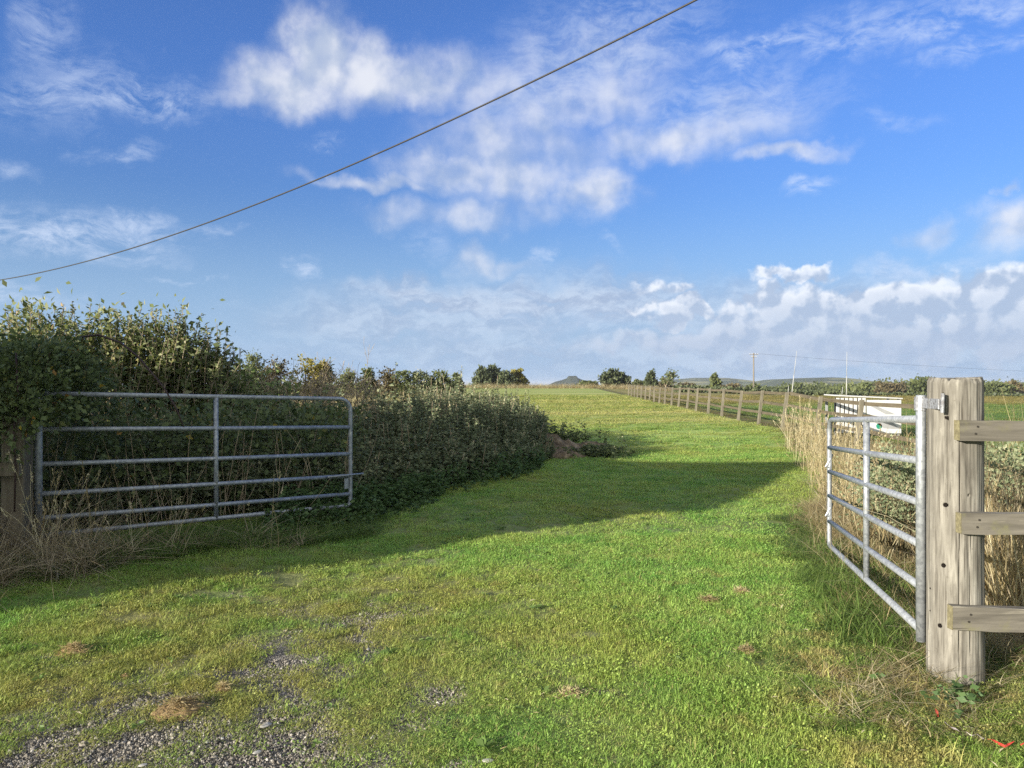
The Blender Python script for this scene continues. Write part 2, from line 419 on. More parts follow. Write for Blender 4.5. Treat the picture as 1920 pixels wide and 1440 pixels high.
def ground_color(nt, P, blades=False):
    sp = nt.n.new('ShaderNodeSeparateXYZ'); nt.l.new(P, sp.inputs[0]); x, y = sp.outputs[0], sp.outputs[1]
    big = nt.noise(P, .32, 4, .55)
    mid = nt.noise(P, 1.7, 4, .6)
    wob = nt.vmath('ADD', P, nt.vmath('MULTIPLY', nt.vmath('SUBTRACT', nt.noise(P, .9, 3, .6, out=1), (.5, .5, .5)), (1.3, 1.3, 0)))
    g = nt.mix(nt.maprange(mid, .3, .7), (.160, .330, .066), (.300, .425, .110))
    g = nt.mix(nt.math('MULTIPLY', nt.maprange(big, .42, .66), .65), g, (.33, .345, .08))
    g = nt.mix(nt.math('MULTIPLY', nt.maprange(nt.noise(P, 5.5, 4, .65), .54, .74), .60), g, (.36, .30, .12))
    # left of the gateway and round the gravel the turf is mossy yellow
    m1 = nt.maprange(nt.vmath('LENGTH', nt.mapping(wob, (-1.6, 4.4, 0), (0, 0, math.radians(-12)), (2.2, 2.7, 1), 'TEXTURE'), out=1), .35, 1., .62, 0.)
    g = nt.mix(nt.math('MULTIPLY', m1, nt.maprange(mid, .30, .6, .35, 1.)), g, (.30, .255, .085))
    # dry thatch by the right gate
    m2 = nt.maprange(nt.vmath('LENGTH', nt.mapping(wob, (1.95, 4.1, 0), (0, 0, math.radians(-14)), (.75, 1.7, 1), 'TEXTURE'), out=1), .45, 1., .8, 0.)
    g = nt.mix(nt.math('MULTIPLY', m2, nt.maprange(nt.noise(P, 3.5, 3, .6), .38, .62)), g, (.42, .34, .15))
    # the mown field further on, pale with streaks of dry hay
    far = nt.maprange(y, 11., 34.)
    st = nt.noise(nt.mapping(P, rot=(0, 0, math.radians(8)), sc=(.16, .95, 1)), 1.3, 4, .6)
    st2 = nt.noise(nt.mapping(P, rot=(0, 0, math.radians(-9)), sc=(.06, .42, 1)), 1.0, 4, .6)
    ff = nt.mix(nt.maprange(st, .40, .66), (.190, .260, .055), (.37, .37, .14))
    ff = nt.mix(nt.math('MULTIPLY', nt.maprange(st2, .47, .62), .8), ff, (.45, .42, .17))
    g = nt.mix(nt.math('MULTIPLY', far, .92), g, ff)
    # the other side of the post and rail fence
    fx = nt.math('SUBTRACT', x, nt.math('ADD', nt.math('MULTIPLY', y, .0624), 6.45))
    band = nt.noise(nt.mapping(P, sc=(.05, .3, 1)), 1., 3, .5)
    pitch = nt.mix(nt.maprange(band, .4, .62), (.115, .190, .050), (.185, .235, .070))
    yy = nt.math('ADD', y, nt.math('MULTIPLY', nt.math('SUBTRACT', big, .5), 16.))
    pitch = nt.mix(nt.maprange(yy, 44., 52.), pitch, nt.mix(nt.maprange(st, .4, .6), (.16, .16, .045), (.28, .235, .10)))
    verge = nt.mix(nt.maprange(mid, .4, .6), (.16, .125, .07), (.10, .12, .03))
    pitch = nt.mix(nt.maprange(fx, .5, 1.8), verge, pitch)
    g = nt.mix(nt.maprange(fx, -.12, .12), g, pitch)
    # far valley
    g = nt.mix(nt.maprange(y, 200., 420.), g, nt.mix(nt.maprange(nt.noise(nt.mapping(P, sc=(1, .4, 1)), .004, 3, .5), .4, .6), (.07, .10, .035), (.13, .15, .06)))
    if not blades:
        bsoil = nt.noise(P, 9., 4, .6)
        soil = nt.mix(nt.maprange(bsoil, .35, .65), (.070, .056, .038), (.155, .13, .09))
        near = nt.maprange(y, 7., 22., .62, .0)
        g = nt.mix(near, g, soil)
        acc = None
        for (c, rx, ry, rot, s) in BARE:
            d = nt.vmath('LENGTH', nt.mapping(P, (c[0], c[1], 0), (0, 0, math.radians(rot)), (rx, ry, 1), 'TEXTURE'), out=1)
            k = nt.maprange(d, .1, 1., s, 0.); acc = k if acc is None else nt.math('MAXIMUM', acc, k)
        nb = nt.noise(P, 2.6, 5, .65)
        acc = nt.math('MULTIPLY', acc, nt.maprange(y, 4.0, 5.4, 1., .45)); gm = nt.maprange(nt.math('ADD', acc, nt.math('MULTIPLY', nt.math('SUBTRACT', nb, .5), .9)), .24, .58)
        gr = nt.n.new('ShaderNodeTexVoronoi'); gr.inputs['Scale'].default_value = 130; nt.l.new(P, gr.inputs['Vector'])
        gc = nt.ramp(gr.outputs['Color'], [(0., (.06, .055, .048)), (.45, (.16, .148, .13)), (.8, (.27, .255, .23)), (1., (.45, .43, .40))])
        g = nt.mix(gm, g, gc)
        return g, gr.outputs['Distance'], gm
    return g

m_ground, nt = mat_new('turf_and_gravel')
P = nt.pos()
gc, vd, gmask = ground_color(nt, P)
hgt = nt.math('ADD', nt.math('MULTIPLY', nt.noise(P, 24, 5, .65), 1.0), nt.math('MULTIPLY', nt.math('MULTIPLY', vd, gmask), -1.2))
finish(nt, principled(nt, gc, .95, bump=hgt, bstr=.8, bdist=.02, spec=.1))

def axis(segs):
    out = []
    for a, b, n, p in segs:
        t = np.linspace(0, 1, n, endpoint=False)
        out.append(a + (b - a) * (t ** p if p > 0 else 1 - (1 - t) ** (-p)))
    return np.concatenate(out + [np.array([segs[-1][1]])])
gx = axis([(-9000, -9, 60, -4.5), (-9, 9, 220, 1), (9, 9000, 60, 4.5)])
gy = axis([(-120, 1.5, 40, -2.5), (1.5, 24, 250, 1), (24, 9000, 110, 4.0)])
GX, GY = np.meshgrid(gx, gy)
GZ = gz(GX, GY) - .05 * np.clip(bare(GX, GY), 0, 1) * smooth(20, 10, GY) * .4
nx, ny = len(gx), len(gy)
V = np.stack([GX.ravel(), GY.ravel(), GZ.ravel()], 1)
i = (np.arange(ny - 1)[:, None] * nx + np.arange(nx - 1)[None]).ravel()
Fq = np.stack([i, i + 1, i + nx + 1, i + nx], 1)
me = bpy.data.meshes.new('ground')
me.vertices.add(len(V)); me.vertices.foreach_set('co', V.astype(np.float32).ravel())
me.loops.add(Fq.size); me.loops.foreach_set('vertex_index', Fq.astype(np.int32).ravel())
me.polygons.add(len(Fq)); me.polygons.foreach_set('loop_start', np.arange(0, Fq.size, 4, dtype=np.int32)); me.polygons.foreach_set('loop_total', np.full(len(Fq), 4, np.int32))
me.polygons.foreach_set('use_smooth', np.ones(len(Fq), bool))
me.materials.append(m_ground); me.update(calc_edges=True)
tag(link('ground', me), kind='structure')

# ------------------------------------------------------------------ scatter (only for ground cover nobody could count)
def scatter(name, pts, rot, scl, variants, label, cat):
    me = bpy.data.meshes.new(name)
    me.vertices.add(len(pts)); me.vertices.foreach_set('co', np.asarray(pts, np.float32).ravel())
    a = me.attributes.new('rot', 'FLOAT_VECTOR', 'POINT'); a.data.foreach_set('vector', np.asarray(rot, np.float32).ravel())
    a = me.attributes.new('scl', 'FLOAT_VECTOR', 'POINT'); a.data.foreach_set('vector', np.asarray(scl, np.float32).ravel())
    a = me.attributes.new('pick', 'INT', 'POINT'); a.data.foreach_set('value', rng.integers(0, len(variants), len(pts)).astype(np.int32))
    me.update()
    c = bpy.data.collections.new(name + '_kit')
    for vme in variants:
        c.objects.link(bpy.data.objects.new(name + '_tuft', vme))
    ng = bpy.data.node_groups.new(name + '_nodes', 'GeometryNodeTree')
    ng.interface.new_socket('Geometry', in_out='INPUT', socket_type='NodeSocketGeometry')
    ng.interface.new_socket('Geometry', in_out='OUTPUT', socket_type='NodeSocketGeometry')
    gi = ng.nodes.new('NodeGroupInput'); go = ng.nodes.new('NodeGroupOutput')
    ci = ng.nodes.new('GeometryNodeCollectionInfo'); ci.inputs['Collection'].default_value = c
    ci.inputs['Separate Children'].default_value = True; ci.inputs['Reset Children'].default_value = True
    ip = ng.nodes.new('GeometryNodeInstanceOnPoints'); ip.inputs['Pick Instance'].default_value = True
    def na(nm, typ):
        n = ng.nodes.new('GeometryNodeInputNamedAttribute'); n.data_type = typ; n.inputs['Name'].default_value = nm
        return n.outputs['Attribute']
    L = ng.links.new
    L(gi.outputs[0], ip.inputs['Points']); L(ci.outputs[0], ip.inputs['Instance'])
    L(na('pick', 'INT'), ip.inputs['Instance Index']); L(na('scl', 'FLOAT_VECTOR'), ip.inputs['Scale'])
    L(na('rot', 'FLOAT_VECTOR'), ip.inputs['Rotation'])
    L(ip.outputs[0], go.inputs[0])
    o = link(name, me)
    md = o.modifiers.new('scatter', 'NODES'); md.node_group = ng
    return tag(o, label, cat, kind='stuff')

def blades(n, rad, h, wdt, bend, seg=2, hvar=.4, flat=0., tint=None, name='blades', mat=None):
    """a tuft of n bent grass blades"""
    r = rad * np.sqrt(rng.random(n)); t = rng.random(n) * 2 * np.pi
    B = np.stack([r * np.cos(t), r * np.sin(t), np.full(n, -.006)], 1)
    ph = rng.random(n) * 2 * np.pi
    dirh = np.stack([np.cos(ph), np.sin(ph), np.zeros(n)], 1)
    side = np.stack([-np.sin(ph), np.cos(ph), np.zeros(n)], 1)
    tw = rng.normal(0, .5, n)[:, None]
    side = unit(side + dirh * tw)
    H = h * (1 - hvar + 2 * hvar * rng.random(n)); bd = bend * (.3 + 1.4 * rng.random(n))
    W = wdt * (.6 + .8 * rng.random(n))
    quads = []; tin = []
    tn = rng.random(n) if tint is None else np.clip(rng.normal(tint, .2, n), 0, 1)
    prev = None
    for k in range(seg + 1):
        s = k / seg
        up = np.sin(np.minimum(s * (1 - .25 * bd), 1) * 1.0) / np.sin(1.0)
        c = B + dirh * (H * bd * s ** 1.8)[:, None] + np.array((0, 0, 1.)) * (H * s * (1 - .45 * np.clip(bd, 0, 1.6) * s))[:, None]
        ww = W * (1 - s ** 1.5) * .5 + W * .06
        l, rr = c - side * ww[:, None], c + side * ww[:, None]
        if prev is not None:
            quads.append(np.stack([prev[0], prev[1], rr, l], 1)); tin.append(tn)
        prev = (l, rr)
    return np_mesh(name, np.concatenate(quads), 4, mat, np.concatenate(tin))

def grass_mat(name, transl=.32, straw=.16):
    m, nt = mat_new(name)
    oi = nt.n.new('ShaderNodeObjectInfo')
    P = nt.pos()
    g = ground_color(nt, P, True)
    a = nt.node('ShaderNodeAttribute', attribute_name='tint').outputs['Fac']
    g = nt.mix(nt.maprange(a, 0., 1., .0, .55, 'LINEAR'), g, nt.mix(1., g, (1.5, 1.3, 1.2), 'MULTIPLY'))
    g = nt.mix(nt.maprange(a, 1. - straw - .02, 1. - straw + .02, 0., .75), g, (.33, .27, .12))
    g = nt.mix(nt.maprange(oi.outputs['Random'], .0, 1., .0, .5, 'LINEAR'), g, nt.mix(1., g, (.72, .86, .75), 'MULTIPLY'))
    p = principled(nt, g, .5, spec=.22)
    t = nt.n.new('ShaderNodeBsdfTranslucent'); nt.l.new(nt.mix(1., g, (1.2, 1.15, .7), 'MULTIPLY'), t.inputs[0])
    mx = nt.n.new('ShaderNodeMixShader'); mx.inputs[0].default_value = transl
    nt.l.new(p, mx.inputs[1]); nt.l.new(t.outputs[0], mx.inputs[2]); finish(nt, mx.outputs[0])
    return m
m_grass = grass_mat('grass_blades')

def rough_edge(y): return np.interp(y, [3.9, 4.2, 7.2, 8.4, 13, 16, 20, 24], [2.40, 2.45, 3.12, 3.45, 4.9, 5.75, 7.1, 8.3])        # left edge of the long grass on the right

def lawn_points(n, y0, y1, margin, power=1.0):
    """more points close to the viewer's side of the gateway"""
    u = rng.random(n)
    y = y0 + (y1 - y0) * u ** power
    x = (rng.random(n) * 2 - 1) * (.70 * y + margin)
    return x, y
def lay(n, y0, y1, s0, s1, variants, name, label, power=1.0, hz=1.0, keep_bare=.12, margin=.6):
    x, y = lawn_points(n, y0, y1, margin, power)
    b = bare(x, y)
    keep = rng.random(n) > b * (1 - keep_bare)
    worn = ell(x, y, (-1.4, 4.6), 2.3, 3.0, -12, 1.) ** .5
    keep &= rng.random(n) < np.clip(.35 - .70 * worn + (1.25 + .70 * worn) * fbm(x * 4.5, y * 4.5, 63, 3), 0, 1)      # little gaps in the sward
    keep &= ~((x > fence_x(y) - .1) & (y > 24)) | (rng.random(n) < .5)
    x, y, b = x[keep], y[keep], b[keep]
    m = len(x)
    s = (s0 + (s1 - s0) * (y - y0) / (y1 - y0)) * (.75 + .5 * rng.random(m))
    patch = .35 + .75 * fbm(x * .9 + 3, y * .9 + 8, 41, 4) + .65 * fbm(x * 3.3, y * 3.3, 43, 3)
    hs = s * hz * patch * (1 - .6 * b)
    pts = np.stack([x, y, gz(x, y) - .004], 1)
    rot = np.stack([rng.normal(0, .10, m), rng.normal(0, .10, m), rng.random(m) * 6.28], 1)
    return scatter(name, pts, rot, np.stack([s, s, hs], 1), variants, label, 'grass')
v_near = [blades(95, .085, .030, .0034, .70, 2, .55, name='short_tuft', mat=m_grass) for _ in range(7)]
def clover(n, rad, L, mat):
    r = rad * np.sqrt(rng.random(n)); t = rng.random(n) * 6.28
    p = np.stack([r * np.cos(t), r * np.sin(t), .004 + .018 * rng.random(n)], 1); dv = np.stack([np.cos(t + rng.normal(0, 1, n)), np.sin(t + rng.normal(0, 1, n)), rng.uniform(-.1, .9, n)], 1)
    dv = unit(dv); sd = unit(np.cross(dv, rng.normal(0, .5, (n, 3)) + np.array((0, 0, 1.)))); l = (L * (.5 + rng.random(n)))[:, None]
    q = np.stack([p, p + dv * l * .55 + sd * l * .36, p + dv * l, p + dv * l * .55 - sd * l * .36], 1)
    return np_mesh('weedy_tuft', q, 4, mat, rng.random(n) * .8)
v_near += [clover(60, .085, .0095, m_grass) for _ in range(2)] + [blades(95, .085, .020, .0036, .95, 2, .6, name='thin_tuft', mat=m_grass) for _ in range(6)]
v_far = [blades(110, .20, .050, .0085, .8, 2, .45, name='wide_tuft', mat=m_grass) for _ in range(5)]
NEAR_N, MID_N, FAR_N = 40000, 24000, 26000
lay(NEAR_N, 2.4, 7.5, .85, 1.1, v_near, 'lawn_grass', 'short green grass of the gateway in the foreground', .95)
lay(MID_N, 7.0, 17., 1.3, 2.0, v_near, 'lane_grass', 'short grass of the lane across the shadow', .85, .72)
lay(FAR_N, 15., 75., 1.1, 3.6, v_far, 'field_grass', 'mown grass of the field beyond the shadow', 1.1, .42)

v_long = [blades(26, .06, .085, .0042, .9, 3, .5, name='longer_tuft', mat=m_grass) for _ in range(4)]
x, y = lawn_points(9000, 2.6, 16., .5, .85)
k = (bare(x, y) < .25) & (rng.random(len(x)) < np.clip((fbm(x * 1.4 + 2, y * 1.4, 67, 4) - .44) * 3.2, 0, 1)); x, y = x[k], y[k]; m = len(x)
sc_ = (.55 + .6 * rng.random(m))
scatter('uncut_grass', np.stack([x, y, gz(x, y) - .004], 1), np.stack([rng.normal(0, .2, m), rng.normal(0, .2, m), rng.random(m) * 6.28], 1), np.stack([sc_, sc_, sc_ * (.5 + .5 * rng.random(m))], 1), v_long, 'longer uneven tufts in the short grass of the gateway', 'grass')
# ------------------------------------------------------------------ gravel
m_stone, nt = mat_new('gravel_stone')
oi = nt.n.new('ShaderNodeObjectInfo'); P = nt.pos()
c = nt.ramp(oi.outputs['Random'], [(0., (.065, .058, .048)), (.35, (.15, .136, .115)), (.7, (.24, .218, .185)), (.93, (.33, .305, .27)), (1., (.46, .44, .41))])
c = nt.mix(nt.maprange(nt.noise(P, 160, 3), .4, .7, 0., .4), c, (.10, .09, .08))
finish(nt, principled(nt, c, .85, bump=nt.noise(P, 220, 3), bstr=.4, bdist=.002))
def pebble(seed, rough=.25, sub=1):
    import bmesh
    bm = bmesh.new(); bmesh.ops.create_icosphere(bm, subdivisions=sub + 1, radius=1)
    r = random.Random(seed); ax = [Vector((r.gauss(0, 1), r.gauss(0, 1), r.gauss(0, 1))).normalized() for _ in range(6)]
    k = [r.uniform(.55, .95) for _ in range(6)]
    for v in bm.verts:
        d = v.co.normalized()
        for a, q in zip(ax, k):
            t = d.dot(a)
            if v.co.dot(a) > q: v.co -= a * (v.co.dot(a) - q) * .85
        v.co.z *= .62
    me = bpy.data.meshes.new('pebble'); bm.to_mesh(me); bm.free()
    return me
pe = []
for k in range(8):
    q = pebble(k); q.materials.append(m_stone); pe.append(q)
n = 210000
y = 2.5 + 3.1 * rng.random(n) ** 1.1; x = -2.9 + 3.6 * rng.random(n)
b = bare(x, y, 1.5); keep = rng.random(n) < np.clip(b * 1.4 - .03, 0, 1) * .9 * smooth(5.7, 4.3, y)
x, y = x[keep], y[keep]; m = len(x)
s = np.exp(rng.normal(math.log(.0034), .42, m)); s = np.clip(s, .002, .016)
scatter('gravel', np.stack([x, y, gz(x, y) - .018 + s * .2], 1), rng.random((m, 3)) * 6.28, np.stack([s * 1.25, s, s], 1), pe, 'loose grey gravel showing through the turf', 'gravel')

# ------------------------------------------------------------------ materials of built things
def metal_mat(name, c0, c1, rough):
    m, nt = mat_new(name); P = nt.node('ShaderNodeTexCoord').outputs['Object']
    v = nt.n.new('ShaderNodeTexVoronoi'); v.inputs['Scale'].default_value = 55; nt.l.new(P, v.inputs['Vector'])
    k = nt.math('ADD', nt.math('MULTIPLY', nt.noise(P, 30, 4, .6), .6), nt.math('MULTIPLY', v.outputs['Color'], .4))
    c = nt.mix(nt.maprange(k, .3, .7), c0, c1)
    c = nt.mix(nt.maprange(nt.noise(P, 9, 5, .7), .58, .74, 0., .7), c, (.60, .60, .58))
    c = nt.mix(nt.maprange(nt.noise(P, 6.3, 5, .7), .64, .74, 0., .6), c, (.16, .13, .09))
    finish(nt, principled(nt, c, rough, metal=.45, bump=nt.noise(P, 120, 3), bstr=.12, bdist=.002, spec=.45))
    return m
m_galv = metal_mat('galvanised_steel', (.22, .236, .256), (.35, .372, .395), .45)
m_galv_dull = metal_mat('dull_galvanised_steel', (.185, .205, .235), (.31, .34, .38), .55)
m_rust, nt = mat_new('worn_steel'); P = nt.pos()
finish(nt, principled(nt, nt.ramp(nt.noise(P, 60, 5, .7), [(.3, (.10, .075, .065)), (.5, (.26, .27, .29)), (.7, (.42, .43, .45))]), .5, metal=.4))

def wood_mat(name, stops, axis=2, scale=1., lichen=None, crack=.8, wear=0.):
    m, nt = mat_new(name); P = nt.node('ShaderNodeTexCoord').outputs['Object']
    sc = [26 * scale] * 3; sc[axis] = 2.2 * scale
    g = nt.noise(nt.mapping(P, sc=tuple(sc)), 1., 6, .62, .35)
    sc2 = [9 * scale] * 3; sc2[axis] = .9 * scale
    b = nt.noise(nt.mapping(P, sc=tuple(sc2)), 1., 4, .6, .5)
    c = nt.ramp(nt.math('ADD', nt.math('MULTIPLY', g, .62), nt.math('MULTIPLY', b, .38)), stops)
    sc3 = [34 * scale] * 3; sc3[axis] = 1.1 * scale
    cr = nt.noise(nt.mapping(P, sc=tuple(sc3)), 1., 3, .5, .2)
    crk = nt.maprange(cr, .30, .38, 1., 0.)
    c = nt.mix(nt.math('MULTIPLY', crk, crack), c, (.045, .036, .026))
    spots = nt.noise(P, 70, 4, .7)
    c = nt.mix(nt.maprange(spots, .60, .72, 0., .55), c, (.07, .06, .045))
    if wear > 0:
        wn = nt.noise(nt.mapping(P, sc=tuple([q * .5 for q in sc3])), 1., 5, .7, .6)
        c = nt.mix(nt.maprange(wn, .60, .66, 0., wear), c, (.62, .57, .46))
    blo = nt.noise(P, 4.5, 5, .65)
    c = nt.mix(nt.maprange(blo, .42, .62, 0., .55), c, nt.mix(.5, c, (.10, .092, .078)))
    if lichen: c = nt.mix(nt.maprange(nt.noise(P, 7, 5, .7), .52, .72, 0., .65), c, lichen)
    h = nt.math('SUBTRACT', nt.math('MULTIPLY', g, .6), crk)
    finish(nt, principled(nt, c, .88, bump=h, bstr=.65, bdist=.004, spec=.2))
    return m
m_post = wood_mat('weathered_round_post', [(.30, (.050, .046, .040)), (.43, (.122, .113, .096)), (.55, (.205, .193, .166)), (.72, (.325, .31, .27))], 2, 2.3, None, .6)
m_rail = wood_mat('weathered_grey_board', [(.30, (.055, .050, .042)), (.45, (.115, .105, .088)), (.6, (.17, .155, .13)), (.75, (.25, .23, .19))], 0, 1.2, (.15, .145, .075), .7, .45)
m_lichen, nt = mat_new('lichened_board_end'); P = nt.pos()
finish(nt, principled(nt, nt.ramp(nt.noise(P, 60, 4, .7), [(.3, (.09, .08, .05)), (.55, (.17, .15, .085)), (.75, (.25, .23, .14))]), .9))
m_fpost = wood_mat('sunbleached_fence_post', [(.30, (.08, .072, .054)), (.48, (.155, .14, .105)), (.7, (.25, .23, .175))], 2, .8, None, .5)
m_frail = wood_mat('brown_fence_rail', [(.30, (.065, .052, .034)), (.5, (.115, .095, .062)), (.7, (.17, .145, .10))], 1, .8, None, .5)
m_old = wood_mat('dark_old_timber', [(.30, (.055, .046, .033)), (.5, (.105, .09, .066)), (.7, (.155, .135, .105))], 2, 1., (.16, .19, .10), .7)  # the old timber's own dark tone, with greenish lichen
m_dark, nt = mat_new('dark_iron'); finish(nt, principled(nt, (.03, .026, .022), .7))
m_cable, nt = mat_new('black_rubber'); finish(nt, principled(nt, (.035, .033, .034), .6))

# ------------------------------------------------------------------ the two galvanised field gates
def field_gate(name, H0, H1, z0, z1, fr, mid_t, tube, stile, mat, label, top_ext, latch=True, foot0=0., fgap=.0):
    """H0/H1: plan positions of the hinge stile and the latch end; z0/z1: heights of the bars at both ends"""
    root = thing(name, (H0[0], H0[1], float(gz(*H0))), label, 'gate', 'galvanised field gates of the gateway')
    o = np.array((H0[0], H0[1], float(gz(*H0))))
    H0 = np.array(H0); H1 = np.array(H1); d = unit(H1 - H0)
    L = np.linalg.norm(H1 - H0)
    def at(t, h): return np.array((*(H0 + (H1 - H0) * t), h)) - o
    R = tube / 2
    # outer frame: top bar, rounded corner, latch end, rounded lower corner, lowest bar
    rc = .13 / L; pts = []
    ztop0, ztop1, zb0, zb1 = z0[0], z1[0], z0[-1], z1[-1]
    pts.append(at(.005, ztop0)); pts.append(at(1 - rc, ztop0 + (ztop1 - ztop0) * (1 - rc)))
    for k in range(1, 9):
        a = k / 8 * math.pi / 2
        t = 1 - rc + rc * math.sin(a); h = ztop0 + (ztop1 - ztop0) * t - .13 * (1 - math.cos(a)); pts.append(at(t, h))
    for k in range(0, 9):
        a = k / 8 * math.pi / 2
        t = 1 - rc * .4 * (1 - math.cos(a)); h = zb0 + (zb1 - zb0) * t + .052 * (1 - math.sin(a)); pts.append(at(t, h))
    pts.append(at(.005, zb0))
    b = MB(); b.tube(pts, R, 14); b.build('frame', mat, root, True)
    for a0, a1 in zip(z0[1:-1], z1[1:-1]):
        b = MB(); b.tube([at(.004, a0), at(.5, a0 + (a1 - a0) * .5 - .003), at(.997, a1)], R * .97, 12); b.build('bar', mat, root, True)
    b = MB()
    b.tube([at(0, zb0 - foot0), at(0, ztop0 + top_ext - .006), at(0, ztop0 + top_ext)], [stile / 2, stile / 2, stile / 2 * .88], 16); b.build('hinge_stile', mat, root, True)
    zt = ztop0 + (ztop1 - ztop0) * mid_t; zb = zb0 + (zb1 - zb0) * mid_t
    b = MB(); b.tube([at(mid_t, zb - .01), at(mid_t, zt - .005)], R * 1.02, 12); b.build('upright', mat, root, True)
    if latch:
        pn = np.array((d[1], -d[0], 0))
        ang = math.atan2(d[1], d[0])
        for (i0, i1) in ((1, 2), (3, 4)):
            b = MB()
            zc = (z1[i0] + z1[i1]) / 2
            c = at(1, zc) - np.array((d[0], d[1], 0)) * .045
            b.box(c, (.075, .006, abs(z1[i0] - z1[i1]) - .05), (0, 0, ang))
            for q in (-.5, .5):
                b.tube([c + pn * .02 + np.array((0, 0, .05)), c - pn * .025 + np.array((.03 * q, 0, -.06))], .006, 6)
            b.build('latch_plate', mat, root)
    return root, at

zR0 = [pz(v, 3.98) for v in (786, 864, 943, 1022, 1101, 1182)]
zR1 = [pz(v, 6.62) for v in (787, 839, 884, 929, 977, 1022)]
hR = (px(1727, 3.98), 3.98)
gate_r, atR = field_gate('field_gate', hR, (px(1555, 6.62), 6.62), zR0, zR1, 1, .47, .040, .050, m_galv,
           'bright galvanised tubular field gate hung on the big round post, swung open', .125, True, .055)
zL0 = [pz(v, 6.2) for v in (738, 805, 870.5, 926.5, 972, 1005)]
zL1 = [pz(v, 8.2) for v in (748, 801, 851, 892, 926, 947)]
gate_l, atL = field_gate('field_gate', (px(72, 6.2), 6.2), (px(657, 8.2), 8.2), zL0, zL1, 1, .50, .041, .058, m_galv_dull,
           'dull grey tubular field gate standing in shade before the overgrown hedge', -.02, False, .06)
# bolt of the left gate that sticks out past its latch end
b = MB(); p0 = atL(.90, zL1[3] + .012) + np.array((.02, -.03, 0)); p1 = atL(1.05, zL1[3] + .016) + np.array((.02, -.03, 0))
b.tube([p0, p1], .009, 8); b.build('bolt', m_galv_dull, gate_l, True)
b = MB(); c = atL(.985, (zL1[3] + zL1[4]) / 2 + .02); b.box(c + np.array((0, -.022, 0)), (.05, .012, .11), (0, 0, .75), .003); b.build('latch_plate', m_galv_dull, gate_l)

# ------------------------------------------------------------------ right gate post with its boards
PX, PY, PR = px(1791, 3.86), 3.86, .125
PTOP = pz(708, 3.80)
pbase = float(gz(PX, PY))
fence_r = thing('board_fence', (PX, PY, pbase), 'thick pale round gatepost with three grey boards nailed to its side', 'fence')
NA, NH = 220, 420
th = np.linspace(0, 2 * np.pi, NA, endpoint=False); hh = np.linspace(-.12, PTOP - pbase, NH)
TH, HH = np.meshgrid(th, hh)
R_ = PR * (1 + .035 * (HH / PTOP < 0) + .025 * (1 - HH / 1.5))
groove = fbm(TH * 9 + 3, HH * 1.3 + 4, 5, 4); g2 = fbm(TH * 26 + 9, HH * 2.2, 8, 3)
R_ = R_ + .007 * (groove - .5) + .004 * (g2 - .5)
for (a, wd, h0, h1, dp) in ((-1.95, .020, .05, 1.45, .014), (-1.62, .012, .30, .82, .006), (-.72, .05, .80, 1.15, .022), (-2.35, .015, .75, 1.52, .010), (-1.55, .014, .1, .85, .010)):
    aa = a + .05 * (vnoise(HH * 4, HH * 0 + a, 4) - .5)
    dd = np.abs((TH - aa + np.pi) % (2 * np.pi) - np.pi)
    R_ = R_ - 1.7 * dp * np.clip(1 - dd / wd, 0, 1) * smooth(h0, h0 + .1, HH) * smooth(h1, h1 - .1, HH)
def cam_ang(u):     # angle on the post of a photo column
    off = px(u, 3.80) - PX
    base = math.atan2(-PY, -PX)
    return base + math.asin(max(-1, min(1, off / PR)))
for (u, v, r0) in ((1788, 949, .0085), (1785, 1064, .0085), (1779, 1180, .0085), (1790, 783, .007), (1763, 1115, .0035), (1763, 1158, .003), (1826, 928, .004), (1784, 738, .004)):
    a = cam_ang(u); h = pz(v, PY - .115) - pbase
    dd = ((TH - a + np.pi) % (2 * np.pi) - np.pi) * PR; r = np.sqrt(dd ** 2 + (HH - h) ** 2)
    R_ = R_ - .05 * smooth(r0 * 1.35, r0 * .75, r)
R_ = R_ - .007 * smooth(PTOP - pbase - .022, PTOP - pbase, HH)
topcut = .020 * (fbm(TH * 1.6, TH * 0 + 2, 12, 3) - .4) + .007 * vnoise(TH * 9, TH * 0, 6)
anotch = cam_ang(1793)
dn = np.abs((TH - anotch + np.pi) % (2 * np.pi) - np.pi)
topcut = topcut + .016 * np.clip(1 - dn / .10, 0, 1)
ZZ = HH - topcut * smooth(.75, 1., HH / (PTOP - pbase))
V = np.stack([R_ * np.cos(TH), R_ * np.sin(TH), ZZ], 2).reshape(-1, 3)
i = np.arange(NH - 1)[:, None] * NA; j = np.arange(NA)[None]; j2 = (j + 1) % NA
Q = np.stack([i + j, i + j2, i + NA + j2, i + NA + j], 2).reshape(-1, 4)
Vl = V.tolist(); Fl = Q.tolist()
last = (NH - 1) * NA
for q, (rr, dz) in enumerate(((.80, .004), (.45, .006), (0., .003))):
    ring = V[last:last + NA].copy(); ring[:, :2] *= rr; ring[:, 2] = ring[:, 2] * (.4 + .6 * rr) + (.6 - .6 * rr) * (PTOP - pbase) + dz * (fbm(th * 3, th * 0 + q, 3, 3) - .7)
    st = len(Vl); Vl += ring.tolist()
    prv = last if q == 0 else st - NA
    Fl += [[prv + k, prv + (k + 1) % NA, st + (k + 1) % NA, st + k] for k in range(NA)]
o = link('post', new_mesh('post', Vl, Fl, m_post, True), fence_r)
m_hole_shade, nt = mat_new('bolt_hole_shade'); finish(nt, principled(nt, (.012, .010, .009), .95, spec=0.))  # black discs stand in for the shade inside the bolt holes
